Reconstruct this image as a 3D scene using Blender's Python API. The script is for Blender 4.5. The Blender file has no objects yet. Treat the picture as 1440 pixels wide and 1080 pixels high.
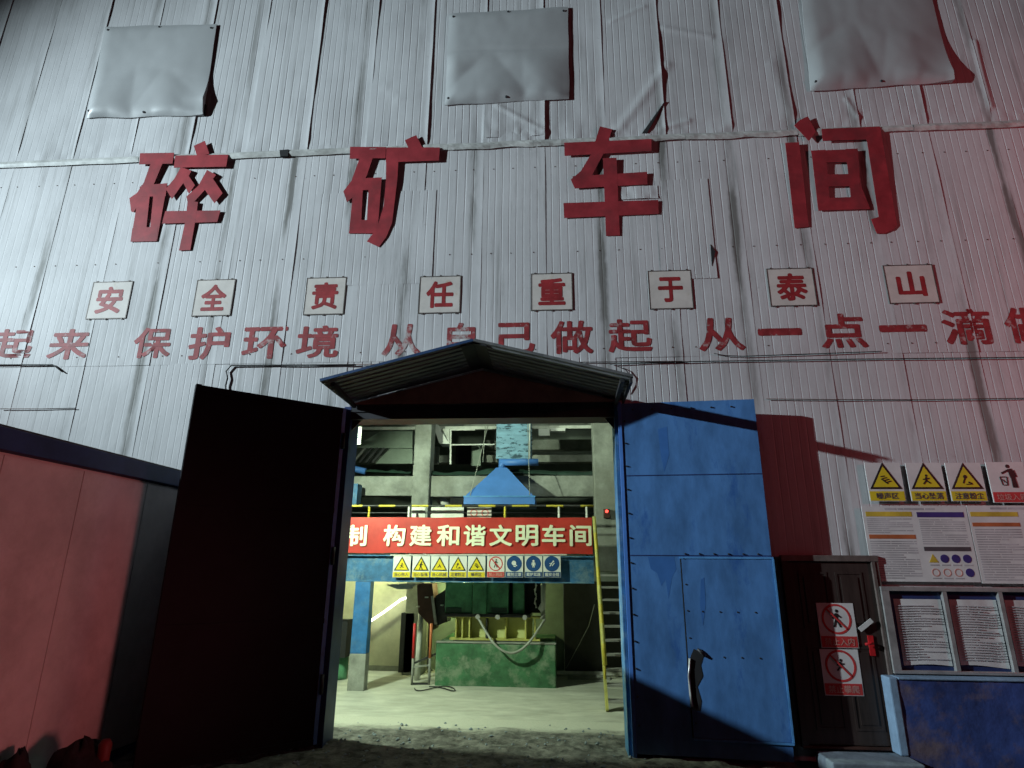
import bpy, math, random
from mathutils import Vector, noise
random.seed(7)
SC = bpy.context.scene
COL = SC.collection
# ---------------------------------------------------------------- camera
EYE = Vector((0.0, -8.0, 2.1))
YAW, PITCH, ROLL, FPX = math.radians(4.1285), math.radians(16.765), math.radians(0.427), 850.0
FW = Vector((-math.sin(YAW)*math.cos(PITCH), math.cos(YAW)*math.cos(PITCH), math.sin(PITCH)))
R0 = Vector((math.cos(YAW), math.sin(YAW), 0)); U0 = R0.cross(FW)
RT = R0*math.cos(ROLL) + U0*math.sin(ROLL); UP = U0*math.cos(ROLL) - R0*math.sin(ROLL)
cam = bpy.data.cameras.new('camera'); camo = bpy.data.objects.new('camera', cam); COL.objects.link(camo)
from mathutils import Matrix
m3 = Matrix((RT, UP, -FW)).transposed().to_4x4(); m3.translation = EYE
camo.matrix_world = m3
cam.sensor_width = 36; cam.lens = 36*FPX/1440; cam.clip_end = 400; cam.clip_start = .05
SC.camera = camo
# ---------------------------------------------------------------- night sky
w = bpy.data.worlds.new('World'); SC.world = w; w.use_nodes = True
nt = w.node_tree; bg = nt.nodes['Background']
sky = nt.nodes.new('ShaderNodeTexSky'); sky.sky_type = 'NISHITA'; sky.sun_disc = False
sky.sun_elevation = math.radians(-6); sky.sun_rotation = math.radians(250)
nt.links.new(sky.outputs[0], bg.inputs[0]); bg.inputs[1].default_value = 0.05
SC.view_settings.view_transform = 'Standard'; SC.view_settings.look = 'None'
SC.view_settings.exposure = 0; SC.view_settings.gamma = 1
SC.cycles.max_bounces = 8; SC.cycles.sample_clamp_indirect = 4
SC.cycles.use_denoising = True

def lamp(name, kind, loc, color, power, radius=.1, target=None, cone=60, blend=.5, size=None):
    l = bpy.data.lights.new(name, kind); l.color = color; l.energy = power
    if kind == 'AREA':
        l.shape = 'RECTANGLE'; l.size, l.size_y = size
    else: l.shadow_soft_size = radius
    if kind == 'SPOT': l.spot_size = math.radians(cone); l.spot_blend = blend
    o = bpy.data.objects.new(name, l); COL.objects.link(o); o.location = loc
    if target is not None:
        o.rotation_euler = (Vector(target)-Vector(loc)).to_track_quat('-Z', 'Y').to_euler()
    return o
# yard floodlight, high and far to the left
lamp('yard_floodlight', 'SPOT', (-19.9, -7.7, 9.54), (.76, .93, 1.0), 26500, .12, (8.8, -.2, 6.0), 62, 1.0)
# tail lamps of the vehicle standing right of the camera
lamp('tail_lamp_wide', 'SPOT', (7.9, -6.6, 1.1), (1, .24, .24), 1550, .9, (-5.3, -2.9, 1.5), 30, .9)
lamp('tail_lamp', 'SPOT', (11.0, -5.0, 5.5), (1, .13, .16), 500, .3, (7.5, 0, 6.3), 120, 1.0)
# lamps hanging inside the workshop above the doorway, then added fills under the platform
lamp('workshop_lamp', 'SPOT', (-4.3, .55, 4.3), (.80, 1.0, .71), 1350, .08, (-1.6, 3.8, 1.2), 118, .5)
lamp('workshop_lamp.001', 'POINT', (.4, 2.2, 7.4), (.82, 1.0, .76), 260, .2)
lamp('platform_fill', 'POINT', (-1.9, 4.9, 2.0), (.88, 1.0, .40), 75, .10)  # unseen fill added under the platform to brighten the back
lamp('partition_fill', 'POINT', (-3.9, 4.7, 1.95), (.88, 1.0, .5), 55, .10)  # unseen fill added under the platform for the cream wall

# ---------------------------------------------------------------- helpers
def ray(px, py): return (RT*((px-720)/FPX) - UP*((py-540)/FPX) + FW)
def at(px, py, Y=0.0):
    d = ray(px, py); return EYE + d*((Y+8)/d.y)
def atz(px, py, z):
    d = ray(px, py); return EYE + d*((z-2.1)/d.z)

def finish(o, mat, parent=None):
    COL.objects.link(o)
    for m in (mat if isinstance(mat, (list, tuple)) else [mat]): o.data.materials.append(m)
    if parent is not None: o.parent = parent
    return o
class MB:
    def __init__(s): s.v = []; s.f = []; s.mi = []; s.sm = []
    def face(s, pts, mi=0, sm=False):
        n = len(s.v); s.v += [tuple(p) for p in pts]; s.f.append(tuple(range(n, n+len(pts)))); s.mi.append(mi); s.sm.append(sm)
    def box(s, a, b, mi=0):
        x0, y0, z0 = a; x1, y1, z1 = b
        x0, x1 = min(x0, x1), max(x0, x1); y0, y1 = min(y0, y1), max(y0, y1); z0, z1 = min(z0, z1), max(z0, z1)
        n = len(s.v)
        s.v += [(x0,y0,z0),(x1,y0,z0),(x1,y1,z0),(x0,y1,z0),(x0,y0,z1),(x1,y0,z1),(x1,y1,z1),(x0,y1,z1)]
        for f in ((0,3,2,1),(4,5,6,7),(0,1,5,4),(1,2,6,5),(2,3,7,6),(3,0,4,7)):
            s.f.append(tuple(n+i for i in f)); s.mi.append(mi); s.sm.append(False)
        return s
    def hexa(s, q, mi=0):           # eight points: bottom ring then top ring
        n = len(s.v); s.v += [tuple(p) for p in q]
        for f in ((0,3,2,1),(4,5,6,7),(0,1,5,4),(1,2,6,5),(2,3,7,6),(3,0,4,7)):
            s.f.append(tuple(n+i for i in f)); s.mi.append(mi); s.sm.append(False)
        return s
    def bar(s, a, b, w, h=None, mi=0):  # rectangular bar between two points
        a, b = Vector(a), Vector(b); h = h or w; d = (b-a).normalized()
        u = d.cross(Vector((0,0,1)))
        if u.length < .05: u = Vector((1,0,0))
        u.normalize(); v = u.cross(d); u *= w/2; v *= h/2
        return s.hexa([a-u-v, a+u-v, b+u-v, b-u-v, a-u+v, a+u+v, b+u+v, b-u+v], mi)
    def prism(s, poly, y0, y1, mi=0):   # polygon of (x,z) extruded in y
        n = len(s.v); k = len(poly)
        area = sum(poly[i][0]*poly[(i+1)%k][1]-poly[(i+1)%k][0]*poly[i][1] for i in range(k))
        if area < 0: poly = poly[::-1]
        s.v += [(p[0], y0, p[1]) for p in poly] + [(p[0], y1, p[1]) for p in poly]
        s.f.append(tuple(range(n, n+k))); s.mi.append(mi); s.sm.append(False)
        s.f.append(tuple(range(n+2*k-1, n+k-1, -1))); s.mi.append(mi); s.sm.append(False)
        for i in range(k):
            j = (i+1) % k
            s.f.append((n+i, n+k+i, n+k+j, n+j)); s.mi.append(mi); s.sm.append(False)
        return s
    def tube(s, pts, r, k=8, mi=0, cap=True, stripes=None):
        pts = [Vector(p) for p in pts]; n = len(s.v); rr = r if isinstance(r, (list, tuple)) else [r]*len(pts)
        for i, p in enumerate(pts):
            d = (pts[min(i+1, len(pts)-1)]-pts[max(i-1, 0)]).normalized()
            u = d.cross(Vector((0, 0, 1)))
            if u.length < .1: u = d.cross(Vector((0, 1, 0)))
            u.normalize(); v = d.cross(u)
            for j in range(k):
                a = 2*math.pi*j/k; s.v.append(tuple(p+(u*math.cos(a)+v*math.sin(a))*rr[i]))
        for i in range(len(pts)-1):
            for j in range(k):
                s.f.append((n+i*k+j, n+i*k+(j+1)%k, n+(i+1)*k+(j+1)%k, n+(i+1)*k+j)); s.mi.append(stripes[i] if stripes else mi); s.sm.append(True)
        if cap:
            s.f.append(tuple(n+j for j in range(k))[::-1]); s.mi.append(mi); s.sm.append(False)
            e = n+(len(pts)-1)*k; s.f.append(tuple(e+j for j in range(k))); s.mi.append(mi); s.sm.append(False)
        return s
    def grid(s, fn, nu, nv, sm=True, mi=0):
        n = len(s.v)
        for j in range(nv+1):
            for i in range(nu+1): s.v.append(tuple(fn(i/nu, j/nv)))
        for j in range(nv):
            for i in range(nu):
                a = n+j*(nu+1)+i; s.f.append((a, a+1, a+nu+2, a+nu+1)); s.mi.append(mi); s.sm.append(sm)
        return s
    def build(s, name, mat, parent=None, smooth=False):
        me = bpy.data.meshes.new(name); me.from_pydata(s.v, [], s.f)
        me.polygons.foreach_set('material_index', s.mi)
        me.polygons.foreach_set('use_smooth', [smooth or x for x in s.sm])
        me.update()
        return finish(bpy.data.objects.new(name, me), mat, parent)
def bevel(o, wd=.006, seg=2):
    b = o.modifiers.new('bevel', 'BEVEL'); b.width = wd; b.segments = seg; b.limit_method = 'ANGLE'; return o
def tag(o, label, cat, group=None, kind=None):
    o['label'] = label; o['category'] = cat
    if group: o['group'] = group
    if kind: o['kind'] = kind
    return o
def struct(o): o['kind'] = 'structure'; return o
def thing(name, label, cat, loc=(0,0,0), group=None):
    o = bpy.data.objects.new(name, None); COL.objects.link(o); o.empty_display_size = .2
    o.location = loc; o.matrix_world = Matrix.Translation(Vector(loc))
    return tag(o, label, cat, group)
def part(mb, name, mat, t, smooth=False, bev=0):
    o = mb.build(name, mat, None, smooth)
    off = Vector(t.location) if t.type == 'EMPTY' and t.parent is None else (Vector(t.parent.location) if t.parent else Vector((0,0,0)))
    if off.length > 0:
        for v in o.data.vertices: v.co -= off
    o.parent = t
    if bev: bevel(o, bev)
    return o

# ---------------------------------------------------------------- materials
MATS = {}
def pm(name, col, rough=.6, metal=0, var=.25, scale=3.0, col2=None, bump=.0, bscale=30, stretch=(1,1,1), dirt=None, dscale=1.2, damt=.5, spec=.4, edge=(.48,.62)):
    m = bpy.data.materials.new(name); m.use_nodes = True; N = m.node_tree.nodes; L = m.node_tree.links
    b = N['Principled BSDF']; b.inputs['Roughness'].default_value = rough; b.inputs['Metallic'].default_value = metal
    b.inputs['Specular IOR Level'].default_value = spec
    tc = N.new('ShaderNodeTexCoord'); geo = N.new('ShaderNodeNewGeometry')
    mp = N.new('ShaderNodeMapping'); mp.inputs['Scale'].default_value = stretch; L.new(geo.outputs['Position'], mp.inputs[0])
    n1 = N.new('ShaderNodeTexNoise'); n1.inputs['Scale'].default_value = scale; n1.inputs['Detail'].default_value = 8; n1.inputs['Roughness'].default_value = .65
    L.new(mp.outputs[0], n1.inputs['Vector'])
    r = N.new('ShaderNodeValToRGB'); c2 = col2 or tuple(c*(1-var*1.6) for c in col)
    r.color_ramp.elements[0].position = .32; r.color_ramp.elements[1].position = .66
    r.color_ramp.elements[0].color = (*c2, 1); r.color_ramp.elements[1].color = (*[min(1, c*(1+var*.35)) for c in col], 1)
    L.new(n1.outputs[0], r.inputs[0]); out = r.outputs[0]
    if dirt:
        n2 = N.new('ShaderNodeTexNoise'); n2.inputs['Scale'].default_value = dscale; n2.inputs['Detail'].default_value = 9; n2.inputs['Roughness'].default_value = .72
        mp2 = N.new('ShaderNodeMapping'); mp2.inputs['Scale'].default_value = stretch; mp2.inputs['Location'].default_value = (3.1, 7.7, 1.3)
        L.new(geo.outputs['Position'], mp2.inputs[0]); L.new(mp2.outputs[0], n2.inputs['Vector'])
        mr = N.new('ShaderNodeMapRange'); mr.inputs[1].default_value = edge[0]; mr.inputs[2].default_value = edge[1]; mr.inputs[3].default_value = 0; mr.inputs[4].default_value = damt
        L.new(n2.outputs[0], mr.inputs[0])
        mx = N.new('ShaderNodeMixRGB'); L.new(mr.outputs[0], mx.inputs[0]); L.new(out, mx.inputs[1]); mx.inputs[2].default_value = (*dirt, 1); out = mx.outputs[0]
    L.new(out, b.inputs['Base Color'])
    if bump:
        n3 = N.new('ShaderNodeTexNoise'); n3.inputs['Scale'].default_value = bscale; n3.inputs['Detail'].default_value = 6
        L.new(geo.outputs['Position'], n3.inputs['Vector'])
        bp = N.new('ShaderNodeBump'); bp.inputs['Strength'].default_value = bump; bp.inputs['Distance'].default_value = .02
        L.new(n3.outputs[0], bp.inputs['Height']); L.new(bp.outputs[0], b.inputs['Normal'])
    MATS[name] = m; return m
def emit(name, col, s):
    m = bpy.data.materials.new(name); m.use_nodes = True; b = m.node_tree.nodes['Principled BSDF']
    b.inputs['Base Color'].default_value = (*col, 1); b.inputs['Emission Color'].default_value = (*col, 1); b.inputs['Emission Strength'].default_value = s
    return m

# seam grid of the wall sheets (x of the joints)
seam_px = [(22,227),(102,225),(348,212),(432,206),(515,205),(600,200),(680,196),(765,190),(850,175),(935,185),(1028,180),(1115,165),(1205,165),(1300,163),(1390,155)]
SX = [at(*p).x for p in seam_px]
SX = SX[:2] + [SX[1]+(SX[2]-SX[1])/3, SX[1]+2*(SX[2]-SX[1])/3] + SX[2:]
STEP = (SX[-1]-SX[0])/(len(SX)-1)
while SX[0] > -13: SX.insert(0, SX[0]-STEP)
while SX[-1] < 10: SX.append(SX[-1]+STEP)
ZS = 8.46

def cladding_mat(name, base, streak, joint):
    m = bpy.data.materials.new(name); m.use_nodes = True; N = m.node_tree.nodes; L = m.node_tree.links
    b = N['Principled BSDF']; b.inputs['Roughness'].default_value = .55; b.inputs['Specular IOR Level'].default_value = .35
    geo = N.new('ShaderNodeNewGeometry'); sep = N.new('ShaderNodeSeparateXYZ'); L.new(geo.outputs['Position'], sep.inputs[0])
    def noise_n(sc, st, det=8, rough=.65, loc=(0,0,0)):
        mp = N.new('ShaderNodeMapping'); mp.inputs['Scale'].default_value = st; mp.inputs['Location'].default_value = loc
        L.new(geo.outputs['Position'], mp.inputs[0])
        n = N.new('ShaderNodeTexNoise'); n.inputs['Scale'].default_value = sc; n.inputs['Detail'].default_value = det; n.inputs['Roughness'].default_value = rough
        L.new(mp.outputs[0], n.inputs['Vector']); return n.outputs[0]
    def mrange(s, a, bb, c, d):
        r = N.new('ShaderNodeMapRange'); r.interpolation_type = 'SMOOTHSTEP'
        for i, v in enumerate((a, bb, c, d)): r.inputs[i+1].default_value = v
        L.new(s, r.inputs[0]); return r.outputs[0]
    def math_n(op, a, bb=None):
        n = N.new('ShaderNodeMath'); n.operation = op
        for i, v in enumerate((a, bb)):
            if v is None: continue
            if isinstance(v, (int, float)): n.inputs[i].default_value = v
            else: L.new(v, n.inputs[i])
        return n.outputs[0]
    def mix(f, a, c):
        x = N.new('ShaderNodeMixRGB'); L.new(f, x.inputs[0])
        if isinstance(a, tuple): x.inputs[1].default_value = (*a, 1)
        else: L.new(a, x.inputs[1])
        x.inputs[2].default_value = (*c, 1); return x.outputs[0]
    # broad uneven weathering
    c = mix(mrange(noise_n(.55, (1,1,1)), .35, .7, 0, .55), base, tuple(x*.72 for x in base))
    # vertical run marks
    c = mix(mrange(noise_n(1.0, (7,1,.28), 9, .7), .5, .75, 0, streak), c, (.16,.155,.145))
    c = mix(mrange(noise_n(1.0, (22,1,.9), 6, .7, (5,0,2)), .56, .78, 0, streak*.9), c, (.2,.19,.17))
    # small scuffs
    c = mix(mrange(noise_n(7, (1,1,1.3), 9, .75, (1,4,2)), .62, .72, 0, .55*streak), c, (.12,.11,.10))
    # dirt gathered along the joints
    wob = math_n('MULTIPLY', math_n('SUBTRACT', noise_n(1.3, (1,1,1), 4), .5), .14)
    fr = math_n('FRACT', math_n('ADD', math_n('DIVIDE', math_n('SUBTRACT', math_n('ADD', sep.outputs[0], wob), SX[0]), STEP), .5))
    dist = math_n('ABSOLUTE', math_n('SUBTRACT', fr, .47))
    jm0 = math_n('MULTIPLY', mrange(dist, .02, .095, 1, 0), mrange(noise_n(.9, (2.5,1,.35), 6, .6, (9,2,4)), .42, .64, 0, joint))
    jm = math_n('MINIMUM', jm0, .88)
    c = mix(jm, c, (.13,.125,.115))
    # rust spots
    c = mix(mrange(noise_n(2.3, (1,1,.6), 10, .8, (11,3,7)), .68, .76, 0, .6), c, (.17,.10,.065))
    L.new(c, b.inputs['Base Color'])
    n3 = noise_n(9, (1,1,.5), 4)
    bp = N.new('ShaderNodeBump'); bp.inputs['Strength'].default_value = .12; bp.inputs['Distance'].default_value = .02
    L.new(n3, bp.inputs['Height']); L.new(bp.outputs[0], b.inputs['Normal'])
    return m
M_up = cladding_mat('weathered_upper_cladding', (.52,.515,.525), .55, .6)
M_lo = cladding_mat('weathered_lower_cladding', (.55,.54,.55), .58, 1.15)
M_flash = pm('flashing_metal', (.55,.55,.53), .5, 0, .25, 4, dirt=(.2,.19,.17), damt=.5)
M_tarp = pm('grey_patch_sheet', (.37,.375,.38), .4, 0, .05, 1.2, dirt=(.33,.33,.33), damt=.18)
M_dark = pm('dark_void', (.02,.02,.022), .9)
M_backing = pm('dark_backing', (.035,.035,.035), .9)
M_redbig = pm('red_cut_letter_paint', (.34,.035,.045), .5, 0, .25, 3, dirt=(.16,.03,.035), damt=.6)
M_redpaint = pm('red_slogan_paint', (.32,.035,.04), .6, 0, .3, 6, dirt=(.44,.36,.35), dscale=7, damt=.75, edge=(.56,.64))
M_redpeel = pm('peeling_red_paint', (.30,.045,.05), .6, 0, .3, 6, dirt=(.45,.42,.41), dscale=5, damt=.85, edge=(.50,.60))
M_redboard = pm('red_board_letter', (.33,.03,.035), .5, 0, .25, 6)
M_board = pm('white_board', (.62,.57,.53), .5, 0, .12, 3, dirt=(.42,.33,.22), dscale=4, damt=.6, edge=(.6,.72))
M_boardframe = pm('dark_thin_frame', (.14,.12,.11), .5, .3)
M_black = pm('unlit_door_face', (.007,.007,.010), .6, 0, .2, spec=.12)  # near-black base: shade on the leaf's unlit side put into its colour
M_blue = pm('blue_door_paint', (.075,.195,.44), .36, 0, .22, 2.2, dirt=(.025,.09,.30), dscale=1.2, damt=.7, edge=(.57,.66), stretch=(2.2,1,.8), bump=.14, bscale=5)
M_bluerun = pm('fresh_blue_paint', (.048,.145,.39), .3, 0, .1)
M_blueedge = pm('blue_edge_paint', (.10,.30,.62), .4, 0, .2, 5)
M_bluedark = pm('navy_paint', (.02,.04,.14), .5)
M_bluepost = pm('faded_blue_post', (.20,.24,.42), .5)
M_canopy = pm('canopy_sheet', (.19,.19,.195), .5, .1, .3, 4, dirt=(.05,.05,.05), stretch=(1,5,1))
M_canblue = pm('canopy_blue_sheet', (.03,.07,.17), .45)
M_gable = pm('gable_board', (.38,.16,.13), .7)
M_cabin = pm('cabin_panel', (.58,.54,.53), .5, 0, .15, 1.5, dirt=(.33,.28,.27), damt=.4)
M_steeldark = pm('dark_steel', (.05,.05,.055), .5, .4)
M_conc = pm('concrete', (.31,.32,.295), .85, 0, .32, 2.5, bump=.25, bscale=25, dirt=(.20,.20,.17), damt=.6)
M_concgreen = pm('green_painted_concrete', (.06,.18,.085), .75, 0, .35, 3.5, dirt=(.24,.29,.21), dscale=2.3, damt=.75, bump=.2, bscale=20)
M_floor = pm('dusty_floor', (.46,.46,.40), .9, 0, .18, 1.8, bump=.25, bscale=12, stretch=(1,2.2,1), dirt=(.33,.33,.28), damt=.5)
M_ground = pm('ore_dirt', (.10,.098,.092), .95, 0, .55, 7, bump=.6, bscale=22, dirt=(.22,.215,.2), dscale=5, damt=.6)
M_platblue = pm('faded_platform_blue', (.045,.16,.33), .6, 0, .35, 4, dirt=(.16,.24,.29), dscale=3.5, damt=.7)
M_colblue = pm('column_blue', (.035,.17,.44), .55, 0, .25, 4, dirt=(.13,.23,.32), dscale=5, damt=.25)
M_hood = pm('hood_blue', (.07,.20,.56), .45, 0, .12, 2)
M_ductblue = pm('duct_blue_flaking', (.20,.36,.50), .55, 0, .2, 3, dirt=(.015,.045,.07), dscale=4.5, damt=.95, stretch=(1,1,3.5), edge=(.53,.57))
M_yellow = pm('safety_yellow', (.54,.44,.05), .5, 0, .2, 8)
M_yelpale = pm('pale_yellow_paint', (.50,.47,.13), .6, 0, .25, 6, dirt=(.2,.2,.08))
M_blackstripe = pm('black_stripe', (.03,.03,.03), .5)
M_cream = pm('cream_wall', (.58,.57,.45), .8, 0, .15, 2.5, dirt=(.38,.37,.28), damt=.5)
M_banner = pm('banner_red', (.50,.03,.022), .55, 0, .2, 2, bump=.1, bscale=5, dirt=(.45,.06,.04), damt=.4)
M_bannertext = pm('banner_text', (.80,.79,.60), .6, 0, .08)
M_signwhite = pm('sign_white', (.68,.67,.66), .4, 0, .08, 5)
M_signyellow = pm('sign_yellow', (.72,.56,.03), .4, 0, .08, 5)
M_signblack = pm('sign_black', (.02,.02,.02), .45)
M_signred = pm('sign_red', (.58,.05,.05), .45, 0, .1)
M_signblue = pm('sign_blue', (.02,.07,.22), .4, 0, .1)
M_signpink = pm('faded_red', (.62,.30,.26), .5, 0, .1)
M_ink = pm('print_ink', (.50,.48,.50), .7)
M_inkdark = pm('print_ink_dark', (.10,.09,.11), .7)
M_purple = pm('header_purple', (.05,.04,.20), .5)
M_orange = pm('header_orange', (.55,.16,.06), .5)
M_headyellow = pm('header_yellow', (.70,.50,.06), .5)
M_headgrey = pm('header_grey', (.09,.08,.09), .5)
M_alu = pm('aluminium_frame', (.45,.44,.43), .4, .4, .2, 6)
M_doorbrown = pm('brown_door', (.05,.034,.03), .42, 0, .25, 3, stretch=(6,1,.7))
M_doorframe = pm('door_frame', (.20,.16,.145), .45, .2, .25, 6)
M_lowwall = pm('low_wall_blue', (.04,.075,.26), .7, 0, .35, 2.5, dirt=(.17,.12,.12), dscale=1.8, damt=.75, edge=(.5,.66), bump=.3, bscale=14)
M_lowedge = pm('low_wall_lit_edge', (.22,.33,.46), .7, 0, .2, 5, bump=.2, bscale=20)  # paler than the wall: light caught by its edges is in the colour
M_step = pm('step_concrete', (.20,.24,.28), .8, 0, .3, 4, bump=.3, bscale=20)
M_redtool = pm('red_plastic', (.55,.02,.025), .35)
M_dullred = pm('dull_red', (.16,.015,.015), .6)
M_paper = pm('paper_tape', (.70,.68,.66), .6)
M_green = pm('machine_green', (.09,.27,.15), .55, 0, .35, 5, dirt=(.10,.13,.09), damt=.6)
M_greendark = pm('machine_dark_green', (.022,.05,.038), .5)
M_yelgreen = pm('dusty_yellow_panel', (.52,.54,.24), .7, 0, .12, 3)
M_rust = pm('rust_brown', (.09,.04,.03), .6, .2, .3)
M_hose = pm('grey_hose', (.35,.36,.32), .55)
M_rubber = pm('dark_rubber_sheet', (.03,.03,.028), .6, 0, .3, 3, bump=.2, bscale=6)
M_pipewhite = pm('pale_pipe', (.62,.62,.58), .5)
M_lightgreen = pm('pale_green_sheet', (.30,.36,.30), .6, 0, .2, 2)
M_cable = pm('black_cable', (.02,.02,.02), .6)
M_inner = pm('inner_shed_wall', (.16,.18,.16), .85, 0, .3, 1.5)
M_cloth = pm('dark_cloth', (.02,.016,.018), .85, 0, .4, 12, bump=.5, bscale=14)
M_led = emit('led_strip', (.95, 1, .8), 5)
M_redled = emit('red_indicator', (1, .07, .05), 3)
M_rebar = pm('dark_iron', (.06,.05,.05), .6, .3)

def dusty_dirt():
    m = M_ground.copy(); m.name = 'dusty_ore_dirt'; N = m.node_tree.nodes; L = m.node_tree.links; b = N['Principled BSDF']
    src = b.inputs['Base Color'].links[0].from_socket; geo = N.new('ShaderNodeNewGeometry'); sp = N.new('ShaderNodeSeparateXYZ'); L.new(geo.outputs['Position'], sp.inputs[0])
    n = N.new('ShaderNodeTexNoise'); n.inputs['Scale'].default_value = 2.2; n.inputs['Detail'].default_value = 9; n.inputs['Roughness'].default_value = .7
    mp = N.new('ShaderNodeMapping'); mp.inputs['Scale'].default_value = (.5, 1.6, 1); L.new(geo.outputs['Position'], mp.inputs[0]); L.new(mp.outputs[0], n.inputs['Vector'])
    ad = N.new('ShaderNodeMath'); ad.operation = 'MULTIPLY_ADD'; L.new(n.outputs[0], ad.inputs[0]); ad.inputs[1].default_value = .9; L.new(sp.outputs[1], ad.inputs[2])
    mr = N.new('ShaderNodeMapRange'); mr.interpolation_type = 'SMOOTHSTEP'; mr.inputs[1].default_value = 1.22; mr.inputs[2].default_value = 1.62; L.new(ad.outputs[0], mr.inputs[0])
    mx = N.new('ShaderNodeMixRGB'); L.new(mr.outputs[0], mx.inputs[0]); L.new(src, mx.inputs[1]); mx.inputs[2].default_value = (.44,.44,.38,1); L.new(mx.outputs[0], b.inputs['Base Color'])
    return m
M_dusty = dusty_dirt()
M_step_ = None
# ---------------------------------------------------------------- ground and floors
g = MB()
g.face([(-150,-150,-.06),(150,-150,-.06),(150,150,-.06),(-150,150,-.06)])
struct(g.build('ground', M_ground))
def dirt(u, v):
    x = -6.6+u*12; y = -3.2+v*4.75
    e = 1.5
    h = .034*noise.fractal((x*2.2, y*3.2, 0), .9, 2.1, 4)+.014*abs(noise.noise((x*9, y*13, 4)))+.03*noise.noise((x*.9, y*1.1, 5))
    k = max(0, min(1, (e-y)/.85)); k = k*k*(3-2*k)
    return (x, y, .014+h*k+.004*(1-k)-(.03 if v > .999 else 0))
g = MB().grid(dirt, 300, 170); struct(g.build('dirt_apron', M_dusty))
mb = MB(); rs = random.Random(3)
for k in range(260):
    x, y, r = rs.uniform(-3.2, 1.2), rs.uniform(-1.3, 1.25), rs.uniform(.008, .03)
    n = len(mb.v); z0_ = dirt((x+6.6)/12, (y+3.2)/4.75)[2]
    for (a, b, c) in ((1,0,0),(0,1,0),(-1,0,0),(0,-1,0),(.1,.1,.9),(0,0,-.6)):
        j = lambda: rs.uniform(.6, 1.25)
        mb.v.append((x+r*a*j()+r*.2*rs.uniform(-1,1), y+r*b*j(), z0_+r*.35+r*c*j()*.8))
    for f in ((0,1,4),(1,2,4),(2,3,4),(3,0,4),(1,0,5),(2,1,5),(3,2,5),(0,3,5)): mb.f.append(tuple(n+q for q in f)); mb.mi.append(0); mb.sm.append(False)
tag(mb.build('loose_gravel', M_step), 'loose grey stones strewn over the dark dirt before the doorway', 'gravel', kind='stuff')
fl = MB().grid(lambda u, v: (-7+u*11.2, 1.35+v*8.05, .004+.008*noise.noise((u*9, v*14, 2))+.005*noise.noise((u*40, v*50, 2))), 110, 100)
struct(fl.build('workshop_floor', M_floor))

# ---------------------------------------------------------------- the workshop building
bld = thing('workshop_building', 'tall shed wall of dirty pale corrugated sheets with lit open doorway', 'building')
OPL, OPR, OPT = -2.80, .80, 4.02
CREASES = [((938,92),(866,188),.013,.08), ((935,40),(1000,52),.010,.06), ((860,30),(905,10),.008,.05), ((1010,60),(1024,175),.009,.08), ((1085,90),(1110,160),.008,.08), ((700,150),(765,185),.012,.05), ((1190,140),(1205,165),.012,.04), ((1370,60),(1392,150),.016,.05), ((540,120),(560,140),.006,.08), ((968,170),(930,182),.012,.05)]
CREASES = [(at(*a), at(*b), h, wd) for a, b, h, wd in CREASES]
def crease_y(x, z):
    y = 0
    for a, b, h, wd in CREASES:
        dx, dz = b.x-a.x, b.z-a.z; L2 = dx*dx+dz*dz; t = ((x-a.x)*dx+(z-a.z)*dz)/L2
        tc = max(0, min(1, t)); d2 = (x-a.x-tc*dx)**2+(z-a.z-tc*dz)**2
        if d2 < .1: y += h*math.exp(-d2/(wd*wd))
    return y
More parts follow.
